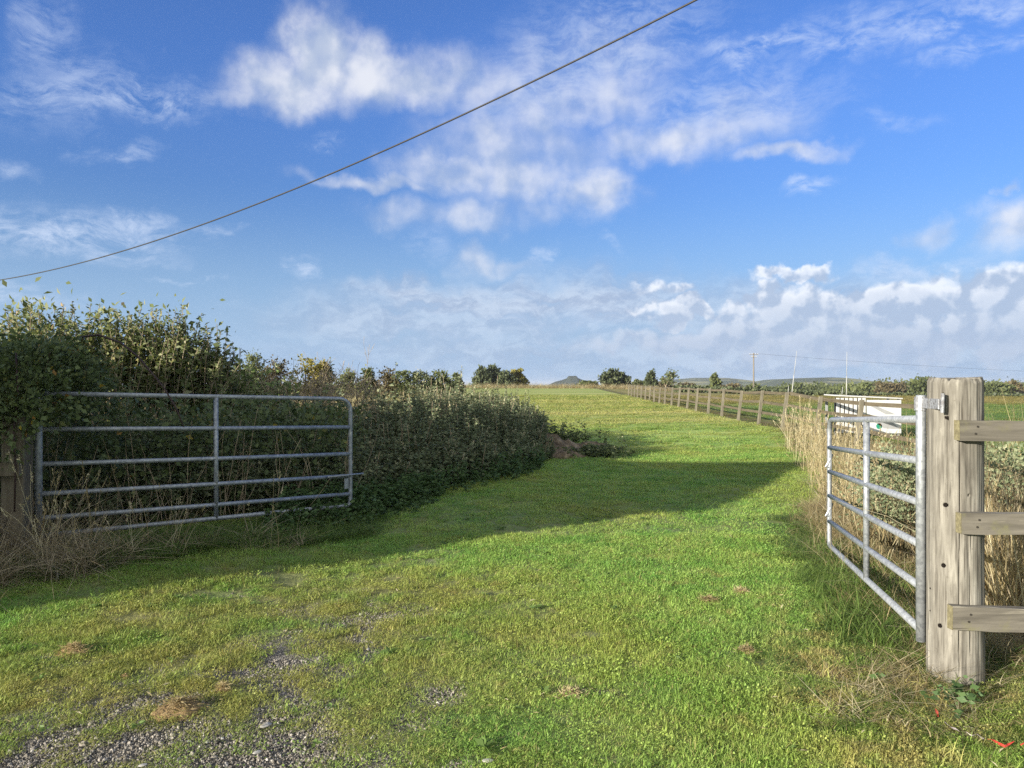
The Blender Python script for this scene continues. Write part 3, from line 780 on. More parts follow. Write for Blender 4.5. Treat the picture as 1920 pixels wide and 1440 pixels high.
for (u, v, r0) in ((1788, 949, .0085), (1785, 1064, .0085), (1779, 1180, .0085), (1790, 783, .0075), (1763, 1115, .004), (1763, 1158, .0035)):
    a = cam_ang(u); h = pz(v, PY - .115) - pbase
    ii = int(round(((a) % (2 * np.pi)) / (2 * np.pi) * NA)) % NA; jj = int(np.argmin(np.abs(hh - h)))
    rs = R_[max(0, jj - 6):jj + 7, (np.arange(ii - 4, ii + 5)) % NA].max() - .002
    n_ = np.array((math.cos(a), math.sin(a), 0)); b = MB(); b.tube([n_ * (rs - .012) + (0, 0, h), n_ * (rs + .0005) + (0, 0, h)], r0 * 1.15, 14); b.build('hole_shade_disc', m_hole_shade, o)
def plank(name, A, B, w, t, mat, parent, o, sag=0., seed=0, n=60):
    """a sawn board from A to B (centres), width w vertical, thickness t, slightly uneven"""
    A = np.array(A, float); B = np.array(B, float); d = unit(B - A); up = np.array((0, 0, 1.)); nrm = unit(np.cross(d, up))
    Vs = []; cs = [(-1, -1), (-.6, -1.), (0, -1), (.6, -1.), (1, -1), (1, 1), (0, 1), (-1, 1)]
    for k in range(n + 1):
        s = k / n; c = A + (B - A) * s - up * sag * 4 * s * (1 - s)
        for q, (a, bq) in enumerate(cs):
            e = .0035 * (vnoise(s * 22, q * 3.1 + seed * 7, 3) - .5) * (2 if abs(a) == 1 else .6)
            Vs.append(c + up * (a * w / 2 + e) + nrm * (-bq * t / 2 + e * .4) - o)
    m = len(cs); Fs = []
    for k in range(n):
        for q in range(m): Fs.append((k * m + q, k * m + (q + 1) % m, (k + 1) * m + (q + 1) % m, (k + 1) * m + q))
    Fs.append(tuple(range(m))[::-1]); Fs.append(tuple(n * m + q for q in range(m)))
    b = MB(); b.add(Vs, Fs); return b.build(name, mat, parent), d, nrm
oR = np.array((PX, PY, pbase))
RY = PY - PR - .006
for k, (ul, v0, v1, u1v0, u1v1) in enumerate(((1800, 788, 825, 790, 827), (1803, 961, 1000, 963, 1002), (1787, 1135, 1179, 1142, 1186))):
    yA = RY - .022
    xA = px(ul, yA - .022); zA = (pz(v0, yA) + pz(v1, yA)) / 2; wd = (v1 - v0) / F * yA
    xB = 4.35; zB = (pz((u1v0 + u1v1) / 2, yA)) - (zA - (pz((u1v0 + u1v1) / 2, yA))) * ((xB - 2.45) / .33) * .6
    yB = yA + .02
    r, d, nrm = plank('board', (xA, yA, zA), (xB, yB, zB), wd, .044, m_rail, fence_r, oR, .0, k)
    e, _, _ = plank('board_end', (xA - .004, yA, zA), (xA - .0005, yA, zA), wd - .003, .043, m_lichen, r, oR, 0, k, 2)
    for (du, dv) in ((.085, .018), (.075, -.016)):
        b = MB(); c = np.array((xA + du, yA - .0235, zA + dv)) - oR
        b.tube([c + np.array((0, .004, 0)), c + np.array((0, -.001, 0))], .0052, 8)
        b.build('nail', m_dark, r)
b = MB()    # next post of that fence, outside the picture
b.tube([(4.0 - PX, .03, -.1), (4.0 - PX, .03, 1.36)], [.075, .07], 14); b.build('post', m_post, fence_r, True)
# hinge bracket from post to gate
zh = pz(757, 3.98); S = np.array((hR[0], hR[1], zh))
Pp = np.array((px(1763, PY - .10), PY - .10, zh + .006)); 
b = MB(); dv = unit(S - Pp); ang = math.atan2(dv[1], dv[0])
b.box((S + Pp) / 2 - oR, (np.linalg.norm(S - Pp) - .02, .010, .052), (0, 0, ang), .002)
b.tube([S - oR + np.array((0, 0, -.035)), S - oR + np.array((0, 0, .035))], .033, 14)
b.tube([Pp - oR + np.array((.006, -.006, -.045)), Pp - oR + np.array((.008, -.008, .05))], .009, 8)
b.build('hinge_bracket', m_rust, fence_r)

# ------------------------------------------------------------------ old timber under the brambles at the left gate
lx, ly = px(32, 6.05), 6.05
fence_l = thing('timber_fence', (lx, ly, float(gz(lx, ly))), 'old square timber post with low rail, smothered by brambles', 'fence')
oL = np.array((lx, ly, float(gz(lx, ly))))
b = MB(); b.box((0, 0, .50), (.165, .16, 1.2), (0, .01, .15), .008); b.build('post', m_old, fence_l)
plank('rail', (lx + .10, ly - .115, pz(879, 5.95)), (lx - 2.6, ly - .4, pz(879, 5.95) - .02), .10, .04, m_old, fence_l, oL, 0, 5)
plank('rail', (lx - .02, ly - .115, pz(985, 5.95)), (lx - 2.6, ly - .4, pz(985, 5.95) - .02), .10, .04, m_old, fence_l, oL, 0, 6)
b = MB(); b.box((-2.5, -.25, .6), (.12, .12, 1.4), None, .006); b.build('post', m_old, fence_l)

# ------------------------------------------------------------------ long post and rail fence along the field
f0y = 13.75
fence = thing('post_and_rail_fence', (float(fence_x(f0y)), f0y, float(gz(fence_x(f0y), f0y))), 'long three rail timber fence running away beside the mown field', 'fence')
oF = np.array((float(fence_x(f0y)), f0y, float(gz(fence_x(f0y), f0y))))
leans = [9, 8.5, 9.5, 9, 8.5, 8.5, 6.5, 5.5, 6.5, 7, 6, 5, 4, 5, 3, 6, 4, 5, 3, 2, 4, 2, 0, 3, 1]
fposts = []
for k in range(22):
    y = f0y + 2.75 * k; x = float(fence_x(y)) + rng.normal(0, .02); z = float(gz(x, y))
    lean = math.radians(leans[k % len(leans)]) * .85
    h = 1.10 + rng.normal(0, .025)
    top = np.array((x + math.sin(lean) * h, y + rng.normal(0, .02), z + math.cos(lean) * h)); bot = np.array((x - math.sin(lean) * .2, y, z - .2))
    fposts.append((bot, top, z))
    b = MB(); w_ = .044
    m4 = [(-1, -1), (1, -1), (1, 1), (-1, 1)]
    Vs = []
    for (p, s) in ((bot, 1.05), (bot * .5 + top * .5, 1.), (top - (top - bot) * .012, 1.), (top, .82)):
        for (a, c) in m4: Vs.append(p + np.array((a * w_ * s, c * w_ * .72 * s, 0)) - oF)
    Fs = [(k4 * 4 + q, k4 * 4 + (q + 1) % 4, k4 * 4 + 4 + (q + 1) % 4, k4 * 4 + 4 + q) for k4 in range(3) for q in range(4)] + [(3, 2, 1, 0), (12, 13, 14, 15)]
    b.add(Vs, Fs); b.build('post', m_fpost, fence)
for k in range(21):
    for (t, wd) in ((.94, .082), (.66, .078), (.37, .078)):
        (b0, t0, z0_), (b1, t1, z1_) = fposts[k], fposts[k + 1]
        off = np.array((.075, 0, 0)); j = rng.normal(0, .012, 2)
        tt = .155 + .845 * t
        A_ = b0 + (t0 - b0) * (tt + j[0]) + off; B_ = b1 + (t1 - b1) * (tt + j[1]) + off
        plank('rail', A_, B_ + np.array((0, -.012, 0)), wd, .036, m_frail, fence, oF, .006, k, 4)

# ------------------------------------------------------------------ cottage left of the picture (it throws the long shadow)
m_wall, nt = mat_new('rendered_wall'); P = nt.pos()
finish(nt, principled(nt, nt.mix(nt.noise(P, 3, 5, .6), (.42, .38, .31), (.55, .51, .43)), .9, bump=nt.noise(P, 40, 4), bstr=.3))
m_roof, nt = mat_new('roof_tiles'); P = nt.pos()
finish(nt, principled(nt, nt.mix(nt.noise(P, 8, 4, .6), (.16, .07, .045), (.25, .12, .08)), .85, bump=nt.noise(nt.mapping(P, sc=(4, 1, 12)), 2.), bstr=.5))
m_glass, nt = mat_new('window_glass'); finish(nt, principled(nt, (.03, .035, .04), .08, spec=.6))
m_white, nt = mat_new('white_paint'); finish(nt, principled(nt, (.75, .75, .73), .5))
hx1, hy0, hy1, hxl = -9.0, .3, 4.8, -19.0
hry = (hy0 + hy1) / 2 + .05; he, hr_ = 3.54, 4.37
house = thing('cottage', (hx1, hry, 0), 'rendered cottage with tiled gable roof left of the gateway', 'house')
oH = np.array((hx1, hry, 0.))
b = MB()
wv = [(hx1, hy0, -.3), (hx1, hy1, -.3), (hx1, hy1, he), (hx1, hry, hr_ - .12), (hx1, hy0, he), (hxl, hy0, -.3), (hxl, hy1, -.3), (hxl, hy1, he), (hxl, hry, hr_ - .12), (hxl, hy0, he)]
b.add([np.array(q) - oH for q in wv], [(0, 1, 2, 3, 4), (9, 8, 7, 6, 5), (0, 4, 9, 5), (1, 6, 7, 2)]); b.build('wall', m_wall, house)
b = MB(); e = .12
rv = [(hx1 + e, hy0 - .25, he - .14), (hx1 + e, hry, hr_), (hx1 + e, hy1 + .25, he - .14), (hxl - e, hy0 - .25, he - .14), (hxl - e, hry, hr_), (hxl - e, hy1 + .25, he - .14)]
rv2 = [(p[0], p[1], p[2] + .13) for p in rv]
b.add([np.array(q) - oH for q in rv + rv2], [(6, 7, 10, 9), (7, 8, 11, 10), (0, 3, 4, 1), (1, 4, 5, 2), (0, 1, 7, 6), (1, 2, 8, 7), (3, 9, 10, 4), (4, 10, 11, 5), (0, 6, 9, 3), (2, 5, 11, 8)]); b.build('roof', m_roof, house)
for xx in (-11.5, -14.5, -17.):
    for zz in (1.1, 2.75):
        b = MB(); b.box(np.array((xx, hy0 - .02, zz)) - oH, (1.1, .10, 1.1), None, .01); fr = b.build('window', m_white, house)
        b = MB(); b.box(np.array((xx, hy0 - .073, zz)) - oH, (.94, .012, .94)); b.build('pane', m_glass, fr)
b = MB(); b.box(np.array((-13., hy0 - .03, .9)) - oH, (.95, .1, 2.05), None, .01); b.build('door', m_dark, house)

# ------------------------------------------------------------------ foliage tools
LIGHTWARD = np.array((-.62, -.52, .58))
def leafs(P, Dv, L, wr, curl=.10, droop=.0, turn=1.):
    """one folded lozenge per leaf"""
    n = len(P); Dv = unit(Dv)
    side = unit(np.cross(Dv, unit(rng.normal(0, 1, (n, 3)) * .5 + LIGHTWARD * turn)))
    nrm = np.cross(side, Dv)
    L = np.asarray(L)[:, None]
    w_ = L * wr * .5
    mid = P + Dv * L * .45 + nrm * L * curl
    tip = P + Dv * L - np.array((0, 0, 1.)) * L * droop
    return np.stack([P, mid + side * w_, tip, mid - side * w_], 1)

def stems_mesh(paths, r0, r1, name, mat, parent=None, n=4):
    b = MB()
    for k, p in enumerate(paths):
        p = np.asarray(p)
        q0 = r0[k] if np.ndim(r0) else r0; q1 = r1[k] if np.ndim(r1) else r1
        b.tube(p, np.linspace(q0, q1, len(p)), n, caps=False)
    me = new_mesh(name, b.v, b.f, mat, True)
    return link(name, me, parent)

def shoots(bases, tops, nleaf, Lmean, wr, start=.35, spread=.5, up=.45, taper=.55, bow=.12):
    """upright leafy stems: returns leaf quads and stem paths"""
    quads = []; paths = []
    for B, T in zip(bases, tops):
        d = T - B; L = np.linalg.norm(d)
        off = rng.normal(0, 1, 3) * bow * L; off[2] = 0
        ts = np.linspace(0, 1, 6)
        path = B + d * ts[:, None] + off * (np.sin(ts * np.pi) * .5)[:, None]
        paths.append(path)
        m = max(4, int(nleaf * (.7 + .6 * rng.random())))
        t = start + (1 - start) * rng.random(m) ** .7
        p = B + d * t[:, None] + off * (np.sin(t * np.pi) * .5)[:, None]
        ph = rng.random(m) * 2 * np.pi
        rad = np.stack([np.cos(ph), np.sin(ph), np.zeros(m)], 1)
        dirs = rad * spread + unit(d) * up + rng.normal(0, .18, (m, 3))
        l = Lmean * (.6 + .8 * rng.random(m)) * (1 - taper * np.clip((t - .75) / .25, 0, 1))
        quads.append(leafs(p, dirs, l, wr, .06, .12))
    return np.concatenate(quads), paths

def cloud(c, r, n, Lmean, wr, clumps=24, sig=.22, shell=.55):
    """leaf clumps spread through an ellipsoid, denser towards its surface"""
    c = np.array(c); r = np.array(r)
    d = unit(rng.normal(0, 1, (clumps, 3))); rad = shell + (1 - shell) * rng.random(clumps) ** .6
    cc = d * rad[:, None]
    k = rng.integers(0, clumps, n)
    p = cc[k] + rng.normal(0, sig, (n, 3)) * (.6 + .8 * rng.random(clumps))[k][:, None]
    P = c + p * r
    dirs = unit(p) + rng.normal(0, .75, (n, 3)) + np.array((0, 0, .15))
    L = Lmean * (.55 + .9 * rng.random(n))
    return leafs(P, dirs, L, wr), c + cc * r

def leaf_obj(name, quads, mat, parent=None, tmean=.5, tsd=.2):
    n = len(quads)
    t = np.clip(rng.normal(tmean, tsd, n), 0, 1)
    return link(name, np_mesh(name, quads, 4, mat, t), parent)

G = lambda *s: s
m_bramble = foliage_mat('bramble_leaves', [(0., (.044, .064, .030)), (.40, (.086, .120, .046)), (.76, (.135, .17, .065)), (.93, (.16, .16, .055)), (.975, (.34, .27, .03)), (1., (.30, .17, .04))], .25)
m_hedge = foliage_mat('hedge_leaves', [(0., (.060, .080, .034)), (.40, (.125, .16, .062)), (.72, (.22, .24, .115)), (.92, (.40, .39, .25)), (1., (.36, .26, .14))], .38)
m_weed = foliage_mat('weed_leaves', [(0., (.072, .098, .056)), (.40, (.138, .172, .092)), (.70, (.22, .245, .138)), (.90, (.29, .30, .185)), (1., (.34, .30, .19))], .25)
m_nettle = foliage_mat('nettle_leaves', [(0., (.040, .075, .028)), (.5, (.070, .125, .042)), (1., (.12, .18, .065))], .3)
m_broad = foliage_mat('broad_leaves', [(0., (.07, .12, .03)), (.5, (.15, .23, .065)), (.85, (.28, .34, .15)), (1., (.44, .45, .27))], .35)
m_twig, nt = mat_new('pale_dead_twigs'); oi = nt.n.new('ShaderNodeObjectInfo'); P = nt.pos()
finish(nt, principled(nt, nt.ramp(nt.noise(P, 7, 4, .6), [(.3, (.17, .13, .085)), (.5, (.30, .24, .165)), (.7, (.44, .37, .27))]), .9))
m_stem, nt = mat_new('green_brown_stems'); P = nt.pos()
finish(nt, principled(nt, nt.ramp(nt.noise(P, 5, 4, .6), [(.3, (.040, .036, .020)), (.5, (.075, .068, .036)), (.7, (.13, .11, .065))]), .85))
m_cane, nt = mat_new('dark_cane'); finish(nt, principled(nt, (.035, .02, .018), .6))
m_straw = foliage_mat('dry_grass', [(0., (.19, .14, .07)), (.45, (.35, .285, .155)), (.8, (.47, .40, .235)), (1., (.58, .52, .35))], .38, .7, .15, .75)
m_brown = foliage_mat('dead_brown_grass', [(0., (.12, .095, .06)), (.5, (.27, .22, .145)), (1., (.46, .40, .28))], .3, .7, .15)
m_lush = foliage_mat('lush_grass', [(0., (.07, .125, .028)), (.5, (.125, .195, .045)), (.85, (.20, .25, .075)), (1., (.36, .31, .14))], .35, .5, .2)

def hedge_bush(name, u, d, vtop, half, n, label, cat, group=None, mat=None, leafL=.092, wr=.42, nl=56, start=.45, lean=.25, tm=.5):
    x = px(u, d); z0 = float(gz(x, d)); ztop = pz(vtop, d)
    root = thing(name, (x, d, z0), label, cat, group)
    bx = rng.normal(0, half * .45, n); by = rng.normal(0, half * .45, n)
    fr = np.clip(1 - .14 * (np.hypot(bx, by) / half) ** 2, .4, 1) * (.80 + .21 * rng.random(n))
    fr[0] = 1.02
    B = np.stack([bx * .5, by * .5, np.zeros(n) - .05], 1)
    T = np.stack([bx * (1 + lean) + rng.normal(0, .12, n), by * (1 + lean) + rng.normal(0, .12, n), (ztop - z0) * fr], 1)
    q, paths = shoots(B, T, nl, leafL, wr, start, .55, .35, .45, .14)
    if mat is None:
        H = ztop - z0
        q2, _ = cloud((0, 0, H * .60), (half * 1.0, half * .8, H * .36), int(n * 17), leafL * .9, wr * 1.25, 46, .17, .45)
        q = np.concatenate([q, q2])
    leaf_obj('foliage', q, mat or m_hedge, root, tm, .22)
    stems_mesh(paths, .010, .0035, 'stems', m_twig if mat is None else m_stem, root)
    return root

hedge_bush('hedge_bush', -60, 9.5, 592, .85, 85, 'leafy hedge bush cut by the left edge of the photo', 'bush', 'tall bushes of the left hedge')
hedge_bush('hedge_bush', 85, 10.1, 560, .75, 100, 'tallest leafy bush behind the bramble at the gate hinge, pointed pale tip', 'bush', 'tall bushes of the left hedge')
hedge_bush('hedge_bush', 205, 10.2, 566, .72, 85, 'upright leafy bush right behind the arching dark bramble cane, brown bare stems showing', 'bush', 'tall bushes of the left hedge', start=.62)
hedge_bush('hedge_bush', 312, 10.4, 580, .74, 95, 'leafy bush with one thin shoot above the rest, left of the rounded end bush', 'bush', 'tall bushes of the left hedge', start=.5)
hedge_bush('hedge_bush', 382, 10.6, 626, .52, 85, 'rounded end bush of the hedge, beside the open sky', 'bush', 'tall bushes of the left hedge', start=.25, tm=.45)
hedge_bush('broad_leaved_plant', 448, 12.3, 684, .72, 70, 'light green broad leaved plant over the top bar of the left gate', 'plant', None, m_broad, .15, .55, 34, .3, .35, .62)

# bramble over the left gate post
bx, by = px(62, 6.5), 6.5
br = thing('bramble', (bx, by, float(gz(bx, by))), 'dark bramble tangle with a few yellow leaves hanging over the left gatepost', 'bramble')
oB = np.array((bx, by, float(gz(bx, by))))
qs = []
for (u, v, d, ru, rv, rd, n) in ((50, 712, 6.5, 105, 72, .45, 2400), (-40, 705, 6.4, 90, 90, .45, 1400), (112, 695, 6.9, 62, 52, .4, 1100), (20, 668, 7.1, 110, 40, .4, 900), (18, 760, 6.0, 42, 50, .10, 380), (90, 745, 6.15, 55, 45, .12, 420), (-75, 830, 6.1, 55, 90, .25, 600), (22, 800, 5.88, 30, 70, .06, 130), (58, 775, 5.95, 26, 40, .06, 130),
                                 (130, 740, 6.7, 50, 40, .2, 500), (165, 712, 7.4, 50, 34, .3, 420)):
    q, _ = cloud((px(u, d), d, pz(v, d)), (ru / F * d, rd, rv / F * d), int(n * 1.5), .043, .72, 34, .24, .35); qs.append(q)
leaf_obj('foliage', np.concatenate(qs) - oB, m_bramble, br, .45, .22)
paths = []
for k in range(26):
    a = np.array((px(rng.uniform(-80, 120), 6.3), 6.3 + rng.normal(0, .25), float(gz(-4, 6.3)))); t = np.array((px(rng.uniform(-60, 170), 6.6), 6.5 + rng.normal(0, .3), pz(rng.uniform(640, 740), 6.6)))
    s = np.linspace(0, 1, 8)[:, None]; m = (a + t) / 2 + rng.normal(0, .12, 3); paths.append((1 - s) ** 2 * a + 2 * s * (1 - s) * m + s * s * t - oB)
stems_mesh(paths, .006, .003, 'stems', m_stem, br)
cp = [(150, 632, 7.0), (185, 628, 6.95), (225, 642, 6.9), (258, 668, 6.85), (285, 700, 6.8), (308, 728, 6.75), (330, 765, 6.72), (344, 800, 6.7)]
cp = [(px(u, d), d, pz(v, d)) for u, v, d in cp]
b = MB(); b.tube(np.array(cp) - oB, np.linspace(.010, .006, 8), 6); b.build('cane', m_cane, br, True)
cp = [(30, 660, 6.2), (34, 740, 6.0), (26, 800, 5.93), (29, 880, 5.9), (27, 960, 5.9)]
b = MB(); b.tube(np.array([(px(u, d), d, pz(v, d)) for u, v, d in cp]) - oB, np.linspace(.008, .006, 5), 6); b.build('cane', m_cane, br, True)

# dead shrub
def branch(p, d, L, r, depth, out):
    n = 4; pts = [p]
    for k in range(n):
        d = unit(d + rng.normal(0, .16, 3)); p = p + d * L / n; pts.append(p)
    out.append((np.array(pts), r, r * .6))
    if depth <= 0: return
    for k in range(rng.integers(2, 5)):
        i = rng.integers(2, n + 1)
        nd = unit(d + rng.normal(0, .55, 3) + np.array((0, 0, .15)))
        branch(pts[i], nd, L * rng.uniform(.55, .8), r * .55, depth - 1, out)
def dead_shrub(u, d, vtop, label, n=6):
    x = px(u, d); z0 = float(gz(x, d)); H = pz(vtop, d) - z0
    out = []
    for k in range(n):
        branch(np.array((rng.normal(0, .18), rng.normal(0, .1), 0.)), unit(np.array((rng.normal(0, .42), rng.normal(0, .38), 1.))), H * .58, .017, 4, out)
    root = thing('dead_shrub', (x, d, z0), label, 'shrub', 'bare dead shrubs in the weeds')
    o = stems_mesh([q[0] for q in out], [q[1] for q in out], [max(q[2], .0028) for q in out], 'branches', m_twig, root, 3)
dead_shrub(560, 12.0, 702, 'larger bare pale dead shrub behind the rounded corner of the left gate', 13)
dead_shrub(622, 12.4, 712, 'smaller bare pale dead shrub nearest the latch end of the left gate', 9)

# tall weeds: dense mass beside the lane and behind the gate
def weed_front(x):      # depth of the front edge of the weeds at x
    return np.interp(x, [-9, -3.8, -2.7, -1.9, -1.6, -1.25, -.6, .0, .35, .62], [6.9, 7.0, 8.0, 8.75, 9.2, 10.2, 11.6, 12.6, 13.4, 14.6])
n = 3600
x = rng.uniform(-6.2, .72, n); dep = rng.random(n) ** 1.3 * 7.5; y = weed_front(x) + dep
edge = np.clip((.85 - x) / .9, .25, 1) ** .8
h = np.interp(x, [-1.6, -.6, .5], [1., .93, .82]) * np.clip(.42 + .38 * dep, .4, 1.17) * (.56 + .40 * rng.random(n) + .50 * fbm(x * 1.6, y * 1.6, 91, 3)) * (.55 + .45 * edge)
h = np.where(x < -1.9, np.clip(h, 0, 1.05) * (.75 + .25 * smooth(-6, -2, x)), h)
keep = (y < 22) & ~((x < -2.6) & (dep > 4.2))
x, y, h = x[keep], y[keep], h[keep]
z = gz(x, y)
h = h * (1 + .25 * (rng.random(len(x)) < .08)); B = np.stack([x, y, z - .03], 1); T = np.stack([x + rng.normal(0, .09, len(x)), y + rng.normal(0, .09, len(x)), z + h], 1)
q, paths = shoots(B, T, 56, .074, .46, .06, .6, .15, .5, .08)
wo_ = tag(leaf_obj('tall_weeds', q, m_weed, None, .40, .2), 'dense bank of tall dark leafy weeds beside the lane', 'weeds', kind='stuff')
k_ = rng.random(len(paths)) < .12
stems_mesh([p for p, q_ in zip(paths, k_) if not q_], .0055, .0025, 'stems', m_stem, wo_, 3)
stems_mesh([p * 1. + np.array((0, -.03, .02)) for p, q_ in zip(paths, k_) if q_], .0065, .004, 'dead_stems', m_twig, wo_, 3)
# dry seed heads on part of the weeds
k = np.flatnonzero(rng.random(len(T)) < .13); qs = []
for i_ in k:
    m = 16; t = rng.random(m) * .24; p = T[i_] - np.array((0, 0, 1.)) * t[:, None] * (h[i_] / 1.2) + rng.normal(0, .012, (m, 3)); p[:, 2] += .03
    qs.append(leafs(p, rng.normal(0, .5, (m, 3)) + np.array((0, 0, .8)), .034 * (.6 + rng.random(m)), .55))
leaf_obj('seed_heads', np.concatenate(qs), m_weed, wo_, .86, .1)
# low nettles in front
n = 1100
x = np.where(rng.random(n) < .85, rng.uniform(-2.35, -1.0, n), rng.uniform(-1., .6, n)); y = weed_front(x) - .05 - np.abs(rng.normal(0, .38, n)) - .25 * (x < -.9); h = rng.uniform(.12, .46, n) * np.clip(1.1 - (weed_front(x) - y) * .75, .25, 1)
z = gz(x, y); B = np.stack([x, y, z - .02], 1); T = np.stack([x + rng.normal(0, .07, n), y + rng.normal(0, .07, n), z + h], 1)
q, paths = shoots(B, T, 20, .058, .55, .15, .8, .05, .3, .1)
no = tag(leaf_obj('nettles', q, m_nettle, None, .45, .22), 'low green nettles at the foot of the weed bank', 'nettles', kind='stuff')
# undergrowth behind the left gate
n = 19000
x = rng.uniform(-6.3, -1.9, n); y = weed_front(x) - .12 + rng.random(n) ** 1.2 * 1.6; z = gz(x, y) + rng.random(n) ** 1.2 * (1.05 + .25 * fbm(x * 2, y * 2, 77, 3))
q = leafs(np.stack([x, y, z], 1), rng.normal(0, 1, (n, 3)) + np.array((0, -.3, 0)), .055 * (.5 + rng.random(n)), .7)
ug = tag(leaf_obj('undergrowth', q, m_bramble, None, .42, .2), 'dark leafy undergrowth behind the bars of the left gate', 'undergrowth', kind='stuff')
paths = []
for k in range(110):
    xx = rng.uniform(-5.6, -1.8); yy = float(weed_front(xx)) - .10 - rng.random() * .3; a = np.array((xx, yy, float(gz(xx, yy))))
    t = a + np.array((rng.normal(0, .25), rng.normal(0, .2), rng.uniform(.3, 1.15))); m = (a + t) / 2 + rng.normal(0, .10, 3); s = np.linspace(0, 1, 5)[:, None]
    paths.append((1 - s) ** 2 * a + 2 * s * (1 - s) * m + s * s * t)
stems_mesh(paths, .0045, .0022, 'stems', m_twig, ug, 3)

# ------------------------------------------------------------------ long dry grass
v_dry = [blades(30, .12, .62, .0062, .42, 4, .5, name='dry_tuft', mat=m_straw) for _ in range(6)]
def stalks(n, h):
    Q = []; T = []
    for k in range(n):
        b0 = np.array((*(rng.normal(0, .06, 2)), 0.)); ln = rng.normal(0, .16, 2); H = h * rng.uniform(.7, 1.25); tn = rng.random()
        pr = None; sd = unit(np.array((rng.normal(), rng.normal(), 0)))
        for s_ in np.linspace(0, 1, 5):
            c = b0 + np.array((ln[0] * s_ ** 1.7, ln[1] * s_ ** 1.7, H * s_ * (1 - .08 * s_))); w_ = .0022 * (1.15 - .5 * s_); pp = (c - sd * w_, c + sd * w_)
            if pr: Q.append([pr[0], pr[1], pp[1], pp[0]]); T.append(tn)
            pr = pp
        for j in range(16):
            p = c - np.array((ln[0], ln[1], H)) * .16 * rng.random(); dv = unit(np.array((ln[0] * 2, ln[1] * 2, .9)) + rng.normal(0, .28, 3)); l = .030 * rng.uniform(.5, 1.2); s2 = unit(np.cross(dv, rng.normal(0, 1, 3))) * l * .13
            Q.append([p, p + dv * l * .5 + s2, p + dv * l, p + dv * l * .5 - s2]); T.append(min(1, tn * .5 + .5))
    return np_mesh('seed_stalks', np.array(Q), 4, m_straw, np.array(T))
v_stalk = [stalks(5, .85) for _ in range(6)]
v_dry2 = [blades(60, .16, .34, .0050, .95, 4, .5, name='flopped_tuft', mat=m_straw) for _ in range(5)]
v_brown = [blades(34, .12, .62, .0050, .7, 4, .5, name='brown_tuft', mat=m_brown) for _ in range(5)]
v_lush = [blades(60, .13, .22, .0060, .75, 4, .5, tint=.42, name='lush_tuft', mat=m_lush) for _ in range(5)]
def patch(name, x, y, s, hs, var, label, tilt=.10):
    m = len(x)
    rot = np.stack([rng.normal(0, tilt, m), rng.normal(0, tilt, m), rng.random(m) * 6.28], 1)
    return scatter(name, np.stack([x, y, gz(x, y) - .01], 1), rot, np.stack([s, s, s * hs], 1), var, label, 'long grass')
n = 2300
y = 4.35 + (24 - 4.35) * rng.random(n) ** .9; x = rough_edge(y) + rng.random(n) ** 1.2 * 5.2 + np.abs(rng.normal(0, .12, n))
keep = (x < fence_x(y) + .9) & (rng.random(n) < np.clip(.25 + fbm(x * .9, y * .9, 55, 3) * 1.3, 0, 1))
x, y = x[keep], y[keep]
dg = x - rough_edge(y)
s = (.55 + .6 * rng.random(len(x))) * (.55 + .55 * smooth(0, .7, dg)) * (1 - .45 * smooth(11, 16, y))
patch('long_dry_grass', x, y, np.full(len(x), 1.) * (.8 + .4 * rng.random(len(x))), s * (.42 + .62 * fbm(x * 1.3, y * 1.3, 5, 3)), v_dry + v_dry2[:4] + v_lush[:4] + v_brown[:3], 'long straw coloured grass behind and beside the right gate', .16)
n = 150
y = 4.7 + 3.2 * rng.random(n); x = rough_edge(y) + .35 + rng.random(n) * 2.0
patch('tall_verge_grass', x, y, .9 + .5 * rng.random(n), 1.0 + .45 * rng.random(n), v_dry[:3] + v_brown, 'tall bleached grass standing right of the round gatepost', .14)
n = 150
y = 4.9 + 15 * rng.random(n) ** 1.1; x = rough_edge(y) + np.abs(rng.normal(.1, .45, n)); k = x < fence_x(y) + .5; x, y = x[k], y[k]
patch('seeding_grass', x, y, .8 + .5 * rng.random(len(x)), .60 + .4 * rng.random(len(x)), v_stalk, 'tall bleached grass stalks with seed heads along the right verge', .10)
n = 20
x = -4.6 + 2.6 * rng.random(n); y = np.interp(x, [-4.7, -3.2, -2.1], [5.2, 5.8, 6.6]) + .6 * rng.random(n)
patch('verge_stalks', x, y, .7 + .4 * rng.random(n), .45 + .5 * rng.random(n), v_stalk, 'single dead grass stalks before the bars of the left gate', .22)
n = 1000
y = 3.9 + 5.4 * rng.random(n); x = rough_edge(np.maximum(y, 4.2)) - .16 + rng.normal(0, .12, n) + .8 * rng.random(n)
k = rng.random(n) < .07; y = np.where(k, 3.25 + rng.random(n) * .8, y); x = np.where(k, 1.45 + (y - 3.3) * .25 + np.abs(rng.normal(0, .45, n)), x)
hs = np.where(y < 4.05, .12 + .26 * rng.random(n) ** 2, .35 + .5 * rng.random(n))
patch('flopped_dry_grass', x, y, .45 + .4 * rng.random(n), hs, v_dry2 + v_lush[:2], 'flopped dry grass round the foot of the right gate and post', .25)
n = 260
y = 3.1 + 1.5 * rng.random(n); x = np.where(rng.random(n) < .6, 1.3 + rng.random(n) * .9, 2.1 + rng.random(n) * .6)
patch('mixed_verge_grass', x, y, .35 + .3 * rng.random(n), .18 + .25 * rng.random(n), v_lush, 'short green grass between the dry stalks below the round gatepost', .2)
n = 900
y = 4.3 + 4.3 * rng.random(n); x = rough_edge(y) - .22 + rng.normal(0, .18, n)
patch('lush_grass', x, y, .45 + .45 * rng.random(n), .34 + .62 * rng.random(n) * smooth(8.6, 5.5, y), v_lush, 'lush green grass growing along the right gate', .14)
n = 160      # left verge below the gate, in the shade
